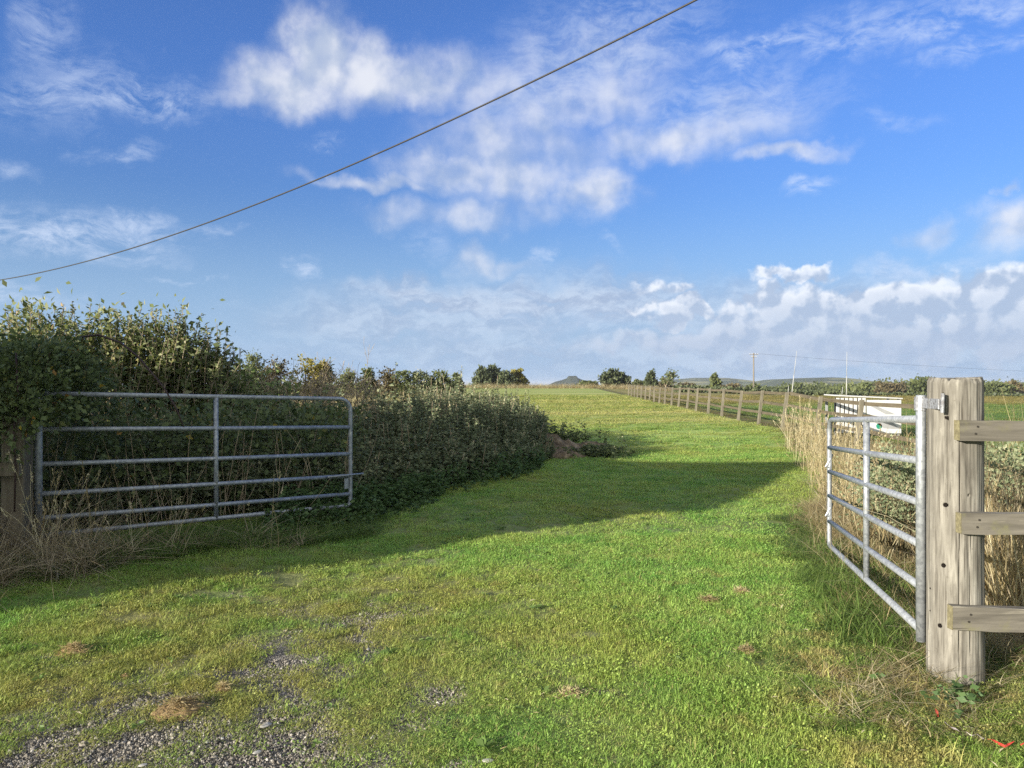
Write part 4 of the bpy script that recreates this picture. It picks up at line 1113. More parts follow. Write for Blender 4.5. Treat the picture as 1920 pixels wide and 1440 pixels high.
x = -4.8 + 1.75 * rng.random(n) ** 1.2; y = np.interp(x, [-4.7, -3.2, -2.1], [5.0, 5.5, 6.3]) + rng.random(n) ** 1.2 * np.interp(x, [-4.7, -3.4, -2.4], [1.2, .8, .5])
k = rng.random(n) < .12; x = np.where(k, rng.uniform(-3.1, -1.9, n), x); y = np.where(k, np.interp(x, [-3.2, -2.1], [5.6, 6.6]) + rng.random(n) * .5, y)
s = (.30 + .5 * rng.random(n)) * (.40 + .65 * smooth(-2.6, -3.9, x))
patch('verge_grass', x, y, .6 + .5 * rng.random(n), s, v_brown, 'dead brown grass on the verge below the left gate', .28)
n = 900
x = rng.uniform(-4.4, -1.4, n); y = np.interp(x, [-4.6, -3.2, -1.4], [5.1, 5.6, 7.4]) + rng.random(n) * 1.2
patch('verge_green_grass', x, y, .5 + .4 * rng.random(n), .3 + .4 * rng.random(n), v_lush, 'darker green uncut grass along the bottom of the left gate', .14)
n = 900      # rough strip beyond the weeds and along the top of the field
x = rng.uniform(-26, 3, n); y = 24 + 22 * rng.random(n) + 0 * x; keep = x < -.35 - (y - 24) * .045
x, y = x[keep], y[keep]
patch('rough_field_grass', x, y, 1.6 + rng.random(len(x)), .30 + .3 * rng.random(len(x)), v_dry, 'rough pale grass behind the weed bank', .12)
n = 1600
x = rng.uniform(-70, 30, n); y = 140 + 9 * rng.random(n)
patch('field_edge_grass', x, y, 2.4 + 1.2 * rng.random(n), .24 + .3 * rng.random(n), v_dry, 'strip of tall dry grass along the far edge of the field', .1)

# bits of straw and flat leaves lying in the turf
Q = [[(-.02, -.0009, 0), (.02, -.0009, .003), (.02, .0009, .003), (-.02, .0009, 0)]]
v_bit = []
for k in range(4):
    q = np.array([[(0, 0, .002), (.016, .0012, .006 * k / 3), (.036, 0, .002), (.016, -.0012, .006 * k / 3)]]) * (1, 1 + k * .6, 1); v_bit.append(np_mesh('straw_bit', q, 4, m_straw, np.array([.2 + .2 * k])))
x, y = lawn_points(5200, 2.6, 11., .4, 1.); k = rng.random(len(x)) < np.clip((fbm(x * 1.1, y * 1.1, 83, 4) - .36) * 2.6 + .5 * (x > 1.0), .03, 1); x, y = x[k], y[k]; m = len(x)
sc_ = .5 + 1. * rng.random(m)
scatter('straw_bits', np.stack([x, y, gz(x, y) + .004 + .016 * rng.random(m)], 1), np.stack([rng.normal(0, .3, m), rng.normal(0, .3, m), rng.random(m) * 6.28], 1), np.stack([sc_] * 3, 1), v_bit, 'bits of dry straw lying in the short grass', 'straw')
def rosette(n):
    t = np.linspace(0, 6.28, n, endpoint=False) + rng.normal(0, .3, n); dv = np.stack([np.cos(t), np.sin(t), rng.uniform(.1, .6, n)], 1)
    return np_mesh('leaf_rosette', leafs(np.zeros((n, 3)) + (0, 0, .006), dv, .05 * (.6 + .7 * rng.random(n)), .42, .05, .15, .6), 4, m_broad, .2 + .4 * rng.random(n))
x, y = lawn_points(110, 2.7, 9., .3, .9); m = len(x); sc_ = .5 + .7 * rng.random(m)
scatter('lawn_weeds', np.stack([x, y, gz(x, y) + .004], 1), np.stack([rng.normal(0, .1, m), rng.normal(0, .1, m), rng.random(m) * 6.28], 1), np.stack([sc_] * 3, 1), [rosette(7), rosette(9), rosette(6)], 'small flat leaf rosettes in the turf', 'weeds')

# brambles among the dry grass on the right
def low_bush(name, u, d, v, ru, rv, rd, n, label, mat=m_weed, L=.05, tm=.5):
    c = np.array((px(u, d), d, pz(v, d))); root = thing(name, (c[0], c[1], float(gz(c[0], c[1]))), label, 'bramble', 'bramble clumps in the dry grass')
    o = np.array(root.location)
    q, cc = cloud(c - o, (ru / F * d, rd, rv / F * d), n, L, .65, 20, .30, .15)
    leaf_obj('foliage', q, mat, root, tm, .22)
    s = np.linspace(0, 1, 5)[:, None]
    stems_mesh([(1 - s) * np.array((0, 0, -.02)) + s * t + np.sin(s * 3.1) * rng.normal(0, .06, 3) for t in cc], .006, .003, 'stems', m_stem, root)
low_bush('bramble_clump', 1680, 6.3, 915, 60, 58, .40, 3600, 'grey green bramble clump seen between the bars of the right gate', m_weed, .026, .5)
low_bush('bramble_clump', 1890, 5.6, 880, 60, 45, .35, 1500, 'bramble clump right of the round post, above the middle board', m_weed, .026, .55)

# ------------------------------------------------------------------ trees, hedges and hills in the distance
m_tree = foliage_mat('dark_tree_leaves', [(0., (.040, .052, .030)), (.5, (.072, .090, .044)), (1., (.125, .145, .068))], .2)
m_treeg = foliage_mat('green_tree_leaves', [(0., (.045, .058, .022)), (.5, (.085, .105, .036)), (1., (.15, .165, .06))], .25)
m_treey = foliage_mat('yellow_tree_leaves', [(0., (.10, .10, .025)), (.5, (.22, .20, .045)), (1., (.36, .30, .06))], .25)
m_treeb = foliage_mat('russet_tree_leaves', [(0., (.055, .048, .026)), (.5, (.105, .088, .045)), (1., (.165, .13, .06))], .25)
m_trunk, nt = mat_new('tree_bark'); P = nt.pos(); finish(nt, principled(nt, nt.mix(nt.noise(P, 2, 4), (.07, .055, .04), (.16, .13, .10)), .9))

def tree(name, u, d, vtop, wpx, label, cat, mat, group=None, n=1400, kind='round', vlow=.18, tm=.5, leaf=None, blobs_=9):
    x = px(u, d); z0 = float(gz(x, d)); H = pz(vtop, d) - z0; W = wpx / F * d / 2
    root = thing(name, (x, d, z0), label, cat, group)
    Q = []; leaf = leaf or max(.05, .0035 * d) ; cc = []
    for k in range(blobs_):
        t = (k + .5) / blobs_; ph = rng.random() * 6.28
        if kind == 'cone': rr = W * (1 - t * .75) * .5; zc = H * (vlow + (1 - vlow) * t); r_ = (W * (1 - t * .7) * .6, W * .6, H * .16)
        else:
            e = math.sqrt(max(0, 1 - (2 * (t - .45)) ** 2)); rr = W * (.25 + .45 * e) * rng.uniform(.4, 1.1); zc = H * (vlow + (.98 - vlow) * t * .86)
            r_ = (W * rng.uniform(.32, .5), W * rng.uniform(.3, .45), H * rng.uniform(.13, .2))
        c = (rr * math.cos(ph), rr * math.sin(ph) * .8, zc); cc.append(c)
        q, _ = cloud(c, r_, n // blobs_, leaf, .75, 14, .24, .5); Q.append(q)
    q, _ = cloud((0, 0, H * (vlow + .34)), (W * .75, W * .6, H * .42), n // 3, leaf, .75, 24, .2, .55); Q.append(q)
    q = np.concatenate(Q); q = q[(q[:, :, 2].min(1) > 0)]
    leaf_obj('crown', q, mat, root, tm, .2)
    paths = [np.array([(0, 0, -.2), (W * .04, 0, H * .3), (0, 0, H * .75)])] + [np.array([(0, 0, H * .2), (c[0] * .5, c[1] * .5, (c[2] + H * .2) * .5), c]) for c in cc]
    stems_mesh(paths, [H * .022] + [H * .010] * len(cc), [H * .008] + [H * .003] * len(cc), 'trunk', m_trunk, root, 5)
    return root

# left skyline, behind the weeds
tree('round_tree', 475, 44, 660, 62, 'round yellow green bush tree left of the yellow topped hedge on the skyline', 'tree', m_treeg, None, 2600, vlow=.05, leaf=.13, tm=.6)
tree('hedge_tree', 425, 42, 678, 90, 'low dull green bush left of the round tree, behind the broad leaved plant', 'bush', m_treeg, None, 2000, vlow=.05, leaf=.13, tm=.4)
for (u, v, w_, mt, lb) in ((525, 668, 70, m_treeb, 'brownish hedge bush between the round green tree and the yellow topped bush'),
                           (572, 666, 75, m_treey, 'yellow topped autumn bush on the left skyline, larger of the two yellow ones there'),
                           (606, 672, 34, m_treey, 'small yellow bush at the right end of the yellow hedge'),
                           (612, 682, 44, m_tree, 'dark bush stepping down at the right end of the yellow hedge')):
    tree('hedge_bush', u, 46, v, w_, lb, 'bush', mt, 'bushes on the left skyline', 1900, vlow=.04, leaf=.14)
for k, (u, v, w_, mt) in enumerate(((652, 692, 60, m_treeg), (690, 687, 50, m_treeg), (722, 690, 60, m_treeb), (757, 692, 64, m_treeg), (793, 694, 60, m_tree), (826, 693, 52, m_treeg), (853, 700, 34, m_tree))):
    tree('hedgerow_bush', u, 62, v, w_, ['low green bush at the left end of the hedgerow, right of the yellow hedge', 'rounded highest bump of the field hedgerow', 'brownish bush in the field hedgerow', 'even topped green bush in the middle of the field hedgerow',
         'darker bush in the right half of the field hedgerow', 'domed green bush near the right end of the hedgerow', 'small dark last bush of the hedgerow, beside the dark tree clump'][k], 'bush', mt, 'bushes of the field hedgerow', 1700, vlow=.03, leaf=.17)
# trees along the far edge of the field
tree('dark_tree', 903, 150, 690, 36, 'left dark tree of the clump behind the end of the weed bank', 'tree', m_tree, 'dark trees at the field edge', 1500, vlow=.05)
tree('dark_tree', 925, 152, 687, 40, 'tallest dark tree of the clump behind the end of the weed bank', 'tree', m_tree, 'dark trees at the field edge', 1500, vlow=.05)
tree('dark_tree', 948, 150, 697, 32, 'lowest right hand dark tree of the clump, touching the yellow tree', 'tree', m_tree, 'dark trees at the field edge', 1200, vlow=.05)
tree('yellow_tree', 971, 156, 693, 34, 'small yellow green tree beside the dark clump at the field edge', 'tree', m_treey, None, 1200, vlow=.08, tm=.3)
tree('dark_tree', 1146, 150, 692, 42, 'taller left part of the dark tree pair at the far end of the fence', 'tree', m_tree, 'dark trees at the field edge', 1600, vlow=.04)
tree('dark_tree', 1168, 151, 700, 30, 'lower dark tree on the right of the pair where the long fence ends', 'tree', m_tree, 'dark trees at the field edge', 1200, vlow=.04)
tree('conical_tree', 1222, 165, 699, 26, 'small conical dark tree right of the far end of the fence', 'tree', m_tree, None, 1100, 'cone', .05)
tree('rounded_tree', 1341, 190, 707, 26, 'isolated conical green tree left of the telegraph pole', 'tree', m_treeg, None, 1100, 'cone', .05)
for (u, v, w_) in ((1100, 716, 40), (1196, 714, 30), (1245, 716, 30), (1285, 718, 50), (1375, 721, 50), (1420, 722, 40)):
    tree('field_edge_bush', u, 172 + (u % 7), v, w_, {1100: 'low scrub below the right flank of the knoll', 1196: 'scrub between the dark tree pair and the conical tree', 1245: 'scrub under the bare trees', 1285: 'wide low scrub right of the bare trees',
         1375: 'low scrub right of the isolated conical tree', 1420: 'low scrub at the foot of the telegraph pole'}[u], 'bush', m_treeb if u % 2 else m_treeg, 'scrub at the far field edge', 700, vlow=.02, tm=.35)
# bare trees
for (u, v, lb) in ((1248, 702, 'thin bare tree right of the small conical tree, left of the pair'), (1264, 698, 'taller thin tree with sparse leaves between the conical tree and the hills')):
    d = 160; x = px(u, d); z0 = float(gz(x, d)); H = pz(v, d) - z0; out = []
    root = thing('bare_tree', (x, d, z0), lb, 'tree', 'bare trees at the field edge')
    branch(np.array((0., 0, 0)), np.array((0, 0, 1.)), H * .5, .09, 3, out)
    stems_mesh([q[0] for q in out], [q[1] for q in out], [max(q[2], .02) for q in out], 'trunk', m_twig, root, 4)
    ends = np.array([q[0][-1] for q in out]); k = rng.integers(0, len(ends), 260)
    leaf_obj('crown', leafs(ends[k] + rng.normal(0, .25, (260, 3)), rng.normal(0, 1, (260, 3)), .35 * (.5 + rng.random(260)), .8), m_treeg, root)

# belt of trees beyond the pitch: one far mass
Q = []; T_ = []
for k in range(230):
    u = rng.uniform(1385, 2080); d = rng.uniform(270, 420)
    vt = np.interp(u, [1385, 1440, 1500, 1560, 1640, 1700, 1760, 1850, 1920, 2100], [730, 726, 723, 723, 720, 716, 716, 720, 719, 717]) + rng.uniform(-2, 9) + (d < 320) * 3
    x = px(u, d); z0 = float(gz(x, d)); H = max(pz(vt, d) - z0, 1.2); W = H * rng.uniform(.5, .9)
    q, _ = cloud((x, d, z0 + H * .52), (W, W * .7, H * .5), 260, 1.0, .8, 10, .25, .5); Q.append(q); T_ += [rng.uniform(.15, .8)] * len(q)
q = np.concatenate(Q)
o = link('distant_wood', np_mesh('distant_wood', q, 4, m_treeg, np.clip(np.array(T_) + rng.normal(0, .1, len(q)), 0, 1)))
tag(o, 'belt of mixed trees along the bottom of the distant hills', 'wood', kind='stuff')
tree('tree_clump_tree', 1668, 250, 716, 70, 'russet brown tree mass above the white shelter', 'tree', m_treeb, 'larger trees beyond the pitch', 1500, vlow=.04)
tree('tree_clump_tree', 1735, 230, 708, 62, 'dark green tree left of the round gatepost top', 'tree', m_treeg, 'larger trees beyond the pitch', 1500, vlow=.04, tm=.3)
tree('tree_clump_tree', 1865, 230, 718, 80, 'green tree just right of the round gatepost top', 'tree', m_treeg, 'larger trees beyond the pitch', 1500, vlow=.04, tm=.4)
tree('tree_clump_tree', 1905, 236, 717, 60, 'orange brown tree at the right edge of the photo', 'tree', m_treeb, 'larger trees beyond the pitch', 1300, vlow=.04, tm=.7)
# low dark hedge across the far side of the pitch
n = 9000; u = rng.uniform(1262, 2050, n); d = 104 + rng.normal(0, .6, n); x = px(u, d)
hh_ = (.60 + .35 * fbm(x * .25, x * 0, 5, 3)) * rng.random(n) ** .6
q = leafs(np.stack([x, d, gz(x, d) + hh_], 1), rng.normal(0, 1, (n, 3)), .32 * (.5 + rng.random(n)), .8)
hd = thing('clipped_hedge', (px(1500, 104), 104, float(gz(px(1500, 104), 104))), 'long low brown hedge across the far side of the pitch', 'hedge')
leaf_obj('foliage', q - np.array(hd.location), m_tree, hd, .55, .3)

m_hill, nt = mat_new('hill_pasture'); P = nt.pos()
hn = nt.noise(nt.mapping(P, sc=(1, 1, 3)), .006, 5, .6)
hc = nt.mix(nt.maprange(hn, .40, .58), (.12, .14, .055), (.22, .21, .10))
v = nt.n.new('ShaderNodeTexVoronoi'); v.feature = 'DISTANCE_TO_EDGE'; v.inputs['Scale'].default_value = .006; nt.l.new(nt.vmath('ADD', P, nt.vmath('MULTIPLY', nt.noise(P, .01, 3, out=1), (60, 60, 0))), v.inputs['Vector'])
hc = nt.mix(nt.maprange(v.outputs['Distance'], .02, .10, .9, 0.), hc, (.035, .045, .025))
hc = nt.mix(nt.maprange(nt.noise(P, .004, 5, .65), .48, .56), hc, (.045, .06, .03))
finish(nt, principled(nt, hc, 1., spec=0.))
m_shadehill, nt = mat_new('cloud_shaded_hill'); P = nt.pos()
finish(nt, principled(nt, nt.mix(nt.noise(P, .05, 5, .7), (.02, .028, .02), (.05, .06, .04)), 1., spec=0.))  # dark forest tone stands in for the cloud shadow over the knoll

def hill(name, pts, d, depth, mat, seed=1, base=-8.):
    """ridge given by photo columns and rows at distance d, as a real mound with a front and a back slope"""
    us = np.linspace(pts[0][0], pts[-1][0], 90); vs = np.interp(us, [p[0] for p in pts], [p[1] for p in pts])
    rows = np.linspace(-1, 1, 25); Vv = []
    for r in rows:
        yy = d + r * depth; prof = math.cos(r * math.pi / 2) ** 1.2
        for u, vv in zip(us, vs):
            x = px(u, d) * (1 + 0 * r); H = pz(vv, d) - base
            z = base + H * prof * (1 + .10 * (fbm(x * .006 + seed, yy * .006, seed, 3) - .5) * (1 - prof) * 2) 
            Vv.append((x, yy, z))
    m = len(us); Fv = [(r * m + k, r * m + k + 1, (r + 1) * m + k + 1, (r + 1) * m + k) for r in range(24) for k in range(m - 1)]
    return tag(link(name, new_mesh(name, Vv, Fv, mat, True)), kind='structure')
hill('hill', [(1180, 724), (1230, 716), (1260, 712), (1300, 708.5), (1350, 708.5), (1372, 711), (1392, 716), (1420, 723), (1450, 726)], 2300, 500, m_hill, 2)
hill('hill', [(1395, 725), (1430, 717), (1455, 711), (1475, 710.5), (1500, 709), (1535, 708), (1553, 707.5), (1572, 711), (1590, 716), (1612, 722), (1630, 726)], 1900, 420, m_hill, 5)
hill('hill', [(1540, 722), (1590, 716), (1620, 716), (1660, 719), (1750, 717), (1830, 719), (1900, 716), (1980, 717), (2100, 722)], 3400, 600, m_hill, 9)
hill('knoll', [(1028, 722), (1040, 716), (1055, 712), (1063, 709.2), (1066, 705.0), (1080, 704.6), (1083, 708.6), (1090, 711.5), (1105, 716), (1120, 722)], 1500, 90, m_shadehill, 3)

# ------------------------------------------------------------------ poles and wires
m_pole, nt = mat_new('creosoted_pole'); P = nt.pos(); finish(nt, principled(nt, nt.mix(nt.noise(nt.mapping(P, sc=(3, 3, .3)), 2, 4), (.10, .085, .07), (.22, .20, .17)), .85))
m_whitepole, nt = mat_new('white_painted_pole'); P = nt.pos(); finish(nt, principled(nt, nt.mix(nt.noise(P, 1.2, 3), (.26, .27, .27), (.38, .38, .37)), .5))
def telegraph_pole(x, y, H, label, r=.14):
    z0 = float(gz(x, y)); root = thing('telegraph_pole', (x, y, z0), label, 'pole')
    b = MB(); b.tube([(0, 0, -.5), (0, 0, H)], [r, r * .72], 12); b.build('pole', m_pole, root, True)
    for (h, w_) in ((H - .25, 1.7), (H - .75, 1.0)):
        b = MB(); b.box((0, -r * .72 - .05, h), (w_, .09, .11), None, .004); ca = b.build('crossarm', m_pole, root)
        for q in (-.45, -.2, .2, .45):
            b = MB(); b.tube([(q * w_, -r * .72 - .05, h + .05), (q * w_, -r * .72 - .05, h + .11), (q * w_, -r * .72 - .05, h + .16), (q * w_, -r * .72 - .05, h + .19)], [.015, .035, .03, .01], 8); b.build('insulator', m_white, ca, True)
    return root
td = 150; tx = px(1413, td); tz = float(gz(tx, td)); TH_ = pz(662, td) - tz
telegraph_pole(tx, td, TH_, 'tall telegraph pole with two crossarms beyond the pitch', .17)
b = MB(); s = np.linspace(0, 1, 24)
e0 = np.array((tx + .4, td - .2, tz + TH_ - .1)); e1 = np.array((px(2150, 175), 175, pz(704, 175)))
b.tube([e0 + (e1 - e0) * t - np.array((0, 0, 1.1)) * 4 * t * (1 - t) * .55 for t in s], .016, 5)
tag(b.build('power_line', m_cable, None, True), 'thin distant wire running right from the telegraph pole', 'wire')
ex, ey = e1[0], e1[1] + .2
telegraph_pole(ex, ey, e1[2] - float(gz(ex, ey)) + .1, 'next telegraph pole of the distant line, outside the right edge', .17)
def pitch_pole(u0, v0, u1, v1, d, label, stub):
    x0 = px(u0, d); z0 = float(gz(x0, d)); root = thing('goal_pole', (x0, d, z0), label, 'pole', 'thin white poles of the pitch')
    top = np.array((px(u1, d) - x0, 0, pz(v1, d) - z0))
    b = MB(); b.tube([(0, 0, -.3), top * .45], [.05, .045], 10); b.build('lower_tube', m_whitepole, root, True)
    b = MB(); b.tube([top * .45, top], [.032, .022], 8); b.build('upper_tube', m_whitepole, root, True)
    b = MB(); b.tube([(stub, 0, -.2), (stub * .75, 0, top[2] * .2)], [.03, .028], 8); b.build('stay', m_whitepole, root, True)
pitch_pole(1484, 741, 1494, 658, 86, 'thin white pole leaning right, left of the pair above the fence', -.42)
pitch_pole(1587, 746, 1588, 660, 86, 'thin upright pale pole above the white shelter', -.55)

# cable across the sky, between two poles outside the picture
P1 = np.array((px(1305, 9.0), 9.0, pz(0, 9.0))); P2 = np.array((px(0, 20.0), 20.0, pz(525, 20.0)))
def cabp(t): 
    p = P1 + (P2 - P1) * t; p = p - np.array((0, 0, .50)) * 4 * t * (1 - t); return p
b = MB(); b.tube([cabp(t) for t in np.linspace(-.35, 1.35, 90)], .0125, 8)
tag(b.build('overhead_cable', m_cable, None, True), 'black overhead cable sagging diagonally across the sky', 'cable')
for t, lb in ((-.35, 'cable pole outside the right edge of the photo'), (1.35, 'cable pole outside the left edge of the photo')):
    q = cabp(t); root = thing('cable_pole', (q[0], q[1] + .12, float(gz(q[0], q[1]))), lb, 'pole')
    b = MB(); b.tube([(0, 0, -.5), (0, 0, q[2] - float(root.location[2]) + .25)], [.12, .09], 12); b.build('pole', m_pole, root, True)
    b = MB(); b.box((0, -.11, q[2] - float(root.location[2])), (.06, .06, .12)); b.build('bracket', m_dark, root)

# ------------------------------------------------------------------ white shelter behind the fence
m_panel, nt = mat_new('white_panel'); P = nt.pos(); finish(nt, principled(nt, nt.mix(nt.noise(P, 6, 4), (.38, .38, .38), (.50, .50, .49)), .45))
m_grey, nt = mat_new('grey_panel'); P = nt.pos(); finish(nt, principled(nt, nt.mix(nt.noise(P, 5, 4), (.22, .225, .23), (.32, .325, .33)), .5))
m_pgrey, nt = mat_new('pale_grey_panel'); P = nt.pos(); finish(nt, principled(nt, nt.mix(nt.noise(P, 5, 4), (.42, .43, .43), (.54, .55, .55)), .45))
m_green, nt = mat_new('green_emblem'); finish(nt, principled(nt, (.02, .20, .13), .5))
sd = 19.6; sx0, sx1, sxm = px(1567, sd), px(1690, sd), px(1624, sd)
sz = float(gz(sx0, sd)); zt = pz(744, sd); zb = pz(812, sd)
shel = thing('pitchside_shelter', (sx0, sd, sz), 'low white shelter behind the fence, ribbed left part, grey braced right part', 'shelter')
oS = np.array((sx0, sd, sz)); H_ = zt - sz
b = MB(); W1 = sxm - sx0
for k in range(7):
    b.box((W1 * (k + .5) / 7, .0, (zb + zt) / 2 - sz - .012), (W1 / 7 - .034, .05, zt - zb - .03), None, .006)
b.build('ribbed_panel', m_panel, shel)
b = MB(); b.box((W1 / 2, .04, (zb + zt) / 2 - sz - .012), (W1, .02, zt - zb - .03)); b.build('backing', m_dark, shel)
b = MB(); b.box(((sx1 - sx0) / 2, .33, H_ + .0), (sx1 - sx0 + .04, .75, .03), (.015, .045, 0), .004); b.build('roof', m_panel, shel)
W2 = sx1 - sxm
b = MB(); b.box((W1 + W2 / 2 + .01, .02, (zb + zt) / 2 - sz - .045), (W2 - .02, .05, zt - zb - .07), None, .006); pn = b.build('side_panel', m_pgrey, shel)
zc = (zb + zt) / 2 - sz
def tri(p, m, nm):
    b = MB(); V_ = [(a, -.012, c) for a, c in p] + [(a, -.006, c) for a, c in p]; k = len(p)
    b.add(V_, [tuple(range(k)), tuple(range(2 * k - 1, k - 1, -1))] + [(i_, (i_ + 1) % k, k + (i_ + 1) % k, k + i_) for i_ in range(k)]); return b.build(nm, m, pn)
tri([(W1 + .05, zc + .26), (W1 + .10, zc + .30), (W1 + W2 * .82, zc + .02), (W1 + W2 * .55, zc + .02)], m_grey, 'brace')
tri([(W1 + .05, zc - .08), (W1 + W2 * .62, zc - .08), (W1 + W2 * .95, zc - .36), (W1 + W2 * .5, zc - .34)], m_grey, 'brace')
cx_, cz_ = px(1648, sd) - sx0, pz(799, sd) - sz
tri([(cx_ + .075 * math.cos(a), cz_ + .075 * math.sin(a)) for a in np.linspace(0, 2 * math.pi, 20, endpoint=False)], m_green, 'emblem')
for (a, c) in ((.03, .05), (W1, .05), (sx1 - sx0 - .03, .05), (.03, .6), (sx1 - sx0 - .03, .6)):
    b = MB(); b.box((a, c + .04, H_ / 2 - .1), (.05, .05, H_ + .1)); b.build('upright', m_grey, shel)

# ------------------------------------------------------------------ spoil heap, clods, stones, litter
def lump(name, x, y, rx, ry, h, mat, label, cat, group=None, seed=1, n=34, rough=.5, extra=None):
    root = thing(name, (x, y, float(gz(x, y))), label, cat, group)
    Vv = []
    for j in range(n + 1):
        for i_ in range(n + 1):
            a, c = i_ / n * 2 - 1, j / n * 2 - 1
            ang_ = math.atan2(c, a); r = math.hypot(a, c) * (1 + .55 * (float(fbm(math.cos(ang_) * 1.3 + seed * 2.1, math.sin(ang_) * 1.3 + seed, seed, 3)) - .35)); f = max(0., 1 - r ** 1.3)
            X_, Y_ = a * rx, c * ry
            nn = fbm(X_ / rx * 2.2 + seed * 3.7, Y_ / ry * 2.2 + seed, seed, 4); n2 = fbm(X_ / rx * 7 + seed, Y_ / ry * 7, seed + 4, 3)
            z = h * (f ** .7) * (1 - rough + rough * 2 * nn) * (.7 + .6 * n2) - h * .12 + float(gz(x + X_, y + Y_)) - float(root.location[2])
            Vv.append((X_, Y_, z if r < 1 else float(gz(x + X_, y + Y_)) - float(root.location[2]) - .04))
    m = n + 1; Fv = [(j * m + i_, j * m + i_ + 1, (j + 1) * m + i_ + 1, (j + 1) * m + i_) for j in range(n) for i_ in range(n)]
    link('body', new_mesh('body', Vv, Fv, mat, True), root)
    return root
m_soil, nt = mat_new('brown_spoil'); P = nt.pos()
finish(nt, principled(nt, nt.ramp(nt.noise(P, 5, 6, .7), [(.32, (.045, .034, .022)), (.48, (.14, .105, .065)), (.62, (.27, .21, .135)), (.75, (.36, .30, .20))]), .95, bump=nt.noise(P, 22, 5, .7), bstr=.9, bdist=.04))
m_clod, nt = mat_new('dried_clippings'); P = nt.pos()
finish(nt, principled(nt, nt.ramp(nt.noise(P, 40, 5, .7), [(.32, (.08, .055, .03)), (.5, (.27, .18, .085)), (.7, (.44, .33, .17))]), .95, bump=nt.noise(P, 90, 4, .7), bstr=.9, bdist=.012))
lump('spoil_heap', px(1035, 16.0), 16.0, .85, .65, .40, m_soil, 'taller brown heap of spoil against the end of the weed bank', 'heap', 'spoil heaps', 3)
lump('spoil_heap', px(1100, 16.5), 16.5, .75, .45, .26, m_soil, 'flatter spoil ridge stretching right from the heap', 'heap', 'spoil heaps', 6)
lump('spoil_heap', px(1055, 15.1), 15.1, .60, .35, .16, m_soil, 'low dark spoil in front of the heap', 'heap', 'spoil heaps', 8)
n = 260; x = np.concatenate([px(1045, 17.6) + rng.normal(0, .5, n // 2), px(1115, 15.4) + rng.normal(0, .28, n // 2)]); y = np.concatenate([17.7 + rng.normal(0, .25, n // 2), 15.3 + rng.normal(0, .22, n // 2)])
z = gz(x, y); B = np.stack([x, y, z], 1); hq = np.concatenate([rng.uniform(.25, .65, n // 2), rng.uniform(.08, .24, n // 2)])
q, paths = shoots(B, B + np.stack([rng.normal(0, .08, n), rng.normal(0, .08, n), hq], 1), 14, .085, .5, .1, .8, .1, .3, .1)
tag(leaf_obj('heap_weeds', q, m_hedge, None, .40, .22), 'green weeds growing on and behind the spoil heap', 'weeds', kind='stuff')

for k, (u, v, rx, ry, h, lb) in enumerate(((335, 1330, .115, .10, .035, 'largest clump of dried orange clippings lying on the gravel'), (418, 1292, .035, .03, .02, 'small brown clod right of the clippings on the gravel'),
        (140, 1222, .10, .08, .035, 'brown clod with dry stalks in the grass, left of the gravel'), (236, 1266, .025, .022, .015, 'tiny dark clod between the left clod and the gravel clippings'),
        (1328, 1130, .085, .055, .03, 'rust coloured dry clump in the grass left of the right gate'), (1390, 1112, .06, .05, .025, 'smaller rusty clump just behind the rust coloured one'),
        (1072, 1302, .075, .06, .012, 'flat brown bare clod in the middle of the foreground grass'), (1400, 1222, .05, .035, .012, 'small brown clod halfway to the round gatepost'))):
    d = EYE * F / (v - 720); d = float(d); x = px(u, d)
    for _ in range(4): d = (EYE - float(gz(x, d))) * F / (v - 720); x = px(u, d)
    r = lump('dry_clod', x, d, rx, ry, h * .75, m_clod, lb, 'clod', 'clods of dried clippings', k + 11, 26)
    if rx < .03: continue
    m = int(420 * rx / .1); ph = rng.random(m) * 6.28; rr = np.abs(rng.normal(0, .62, m)); p = np.stack([rr * np.cos(ph) * rx, rr * np.sin(ph) * ry, h * np.clip(1 - rr ** 1.3, 0, 1) * .9 + .005], 1)
    dv = rng.normal(0, 1, (m, 3)); dv[:, 2] = np.abs(dv[:, 2]) * .35
    leaf_obj('dry_stalks', leafs(p, dv, .035 * (.4 + rng.random(m)), .10), m_straw, r, .35, .2)

m_pale, nt = mat_new('pale_stone'); P = nt.pos(); finish(nt, principled(nt, nt.mix(nt.noise(P, 50, 4), (.26, .25, .22), (.46, .44, .40)), .85, bump=nt.noise(P, 120, 3), bstr=.3, bdist=.003))
for k, (u, v, r_, lb) in enumerate(((498, 1362, .020, 'flat pale stone right of the clippings, largest of the white stones'), (388, 1392, .010, 'small white stone on the gravel below the clippings'), (417, 1385, .008, 'tiny white stone right of the small one on the gravel'),
        (482, 1412, .013, 'white stone near the bottom edge below the flat pale stone'), (690, 1218, .012, 'round pale stone in mossy turf above the gravel'), (915, 1428, .016, 'pale stone at the bottom edge near the middle'), (268, 1436, .012, 'pale stone at the bottom edge on the gravel'),
        (792, 950, .03, 'pale stone in the shaded grass right of the left gate'))):
    d = 4.; x = 0
    for _ in range(5): d = (EYE - float(gz(x, d))) * F / (v - 720); x = px(u, d)
    me = pebble(60 + k); me.materials.append(m_pale)
    o = link('pale_stone', me, None, (x, d, float(gz(x, d)) + r_ * .28)); o.scale = (r_ * 1.5, r_, r_ * .55); o.rotation_euler = (0, 0, rng.random() * 6)
    tag(o, lb, 'stone', 'pale stones in the turf')

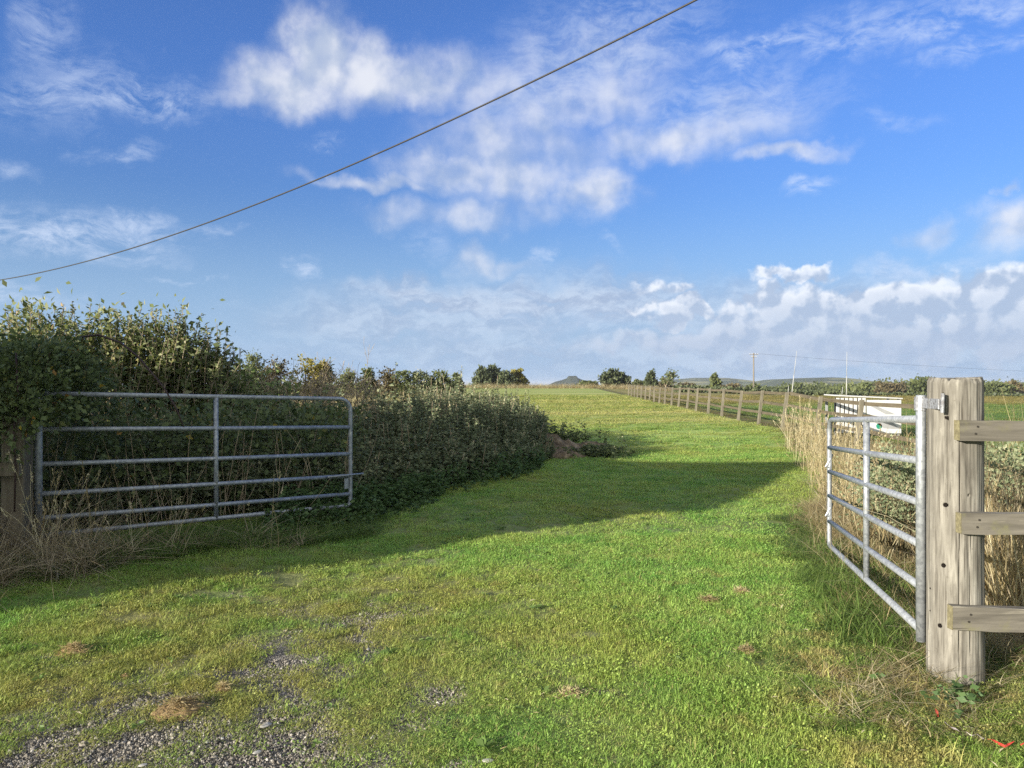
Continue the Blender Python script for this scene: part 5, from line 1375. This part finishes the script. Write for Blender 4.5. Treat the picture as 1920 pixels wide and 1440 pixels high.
m_red, nt = mat_new('red_plastic'); finish(nt, principled(nt, (.45, .05, .035), .5))
m_pink, nt = mat_new('pale_plastic'); finish(nt, principled(nt, (.50, .43, .41), .5))
def scrap(name, pts, w_, mat, label, cat='litter'):
    P_ = []
    for (u, v) in pts:
        d = 3.6; x = 2
        for _ in range(5): d = (EYE - .025 - float(gz(x, d))) * F / (v - 720); x = px(u, d)
        P_.append((x, d, float(gz(x, d)) + .025 + rng.uniform(0, .012)))
    P_ = np.array(P_); b = MB(); n = len(P_); Vv = []
    for i_ in range(n):
        t = unit(P_[min(i_ + 1, n - 1)] - P_[max(i_ - 1, 0)]); sdv = unit(np.cross(t, (0, 0, 1))); tw = rng.uniform(-.9, .9); sdv = sdv * math.cos(tw) + np.array((0, 0, 1)) * math.sin(tw); ww = w_ * rng.uniform(.5, 1.1)
        for s_ in (-1, 1):
            Vv.append(P_[i_] + sdv * ww * s_); Vv.append(P_[i_] + sdv * ww * s_ + np.array((0, .0006, -.0012)))
    Fv = []
    for i_ in range(n - 1):
        a = i_ * 4; c = a + 4
        Fv += [(a, a + 2, c + 2, c), (a + 1, c + 1, c + 3, a + 3), (a, c, c + 1, a + 1), (a + 2, a + 3, c + 3, c + 2)]
    Fv += [(0, 1, 3, 2), ((n - 1) * 4, (n - 1) * 4 + 2, (n - 1) * 4 + 3, (n - 1) * 4 + 1)]
    b.add(Vv, Fv); tag(b.build(name, mat), label, cat, 'scraps of litter by the gatepost')
scrap('plastic_scrap', [(1756, 1333), (1757, 1338), (1758, 1343)], .007, m_red, 'small bright red scrap in the grass below the round gatepost')
scrap('plastic_scrap', [(1771, 1356), (1780, 1363), (1790, 1369), (1798, 1372)], .005, m_pink, 'pale pink scrap lying right of the small red one')
scrap('plastic_scrap', [(1812, 1376), (1822, 1381), (1832, 1377), (1844, 1386)], .0035, m_pink, 'thin pale torn strip between pink scrap and red strip')
scrap('plastic_strip', [(1852, 1386), (1860, 1390), (1872, 1396), (1884, 1402), (1890, 1398), (1902, 1395)], .005, m_red, 'crumpled red plastic strip near the lower right corner')
scrap('plastic_scrap', [(1914, 1398), (1922, 1396), (1934, 1400)], .006, m_red, 'red scrap at the right edge of the photo')

# a few low leaves round the post foot
n = 18; qs = []
x = px(1735, 3.75) + rng.normal(0, .10, n); y = 3.55 + rng.normal(0, .10, n); B = np.stack([x, y, gz(x, y)], 1)
q, paths = shoots(B, B + np.stack([rng.normal(0, .03, n), rng.normal(0, .03, n), rng.uniform(.03, .12, n)], 1), 4, .038, .65, .4, .8, .2, .2, .1)
tag(leaf_obj('young_bramble_leaves', q, m_nettle, None, .5, .2), 'young green bramble leaves at the foot of the round gatepost', 'plant', kind='stuff')

# ------------------------------------------------------------------ haze
HAZE = 0.00016
hm = bpy.data.materials.new('haze_air'); hm.use_nodes = True; hn_ = NT(hm.node_tree); hm.node_tree.nodes.clear()
pv = hn_.n.new('ShaderNodeVolumePrincipled'); pv.inputs['Color'].default_value = (.86, .92, 1.0, 1); pv.inputs['Density'].default_value = HAZE; pv.inputs['Anisotropy'].default_value = .2
ho = hn_.n.new('ShaderNodeOutputMaterial'); hn_.l.new(pv.outputs[0], ho.inputs['Volume'])
if HAZE > 0:
    b = MB(); b.box((0, 4700, 5.5), (19000, 9700, 39)); o = b.build('haze', hm); tag(o, 'thin air haze over the fields', 'haze', kind='stuff')
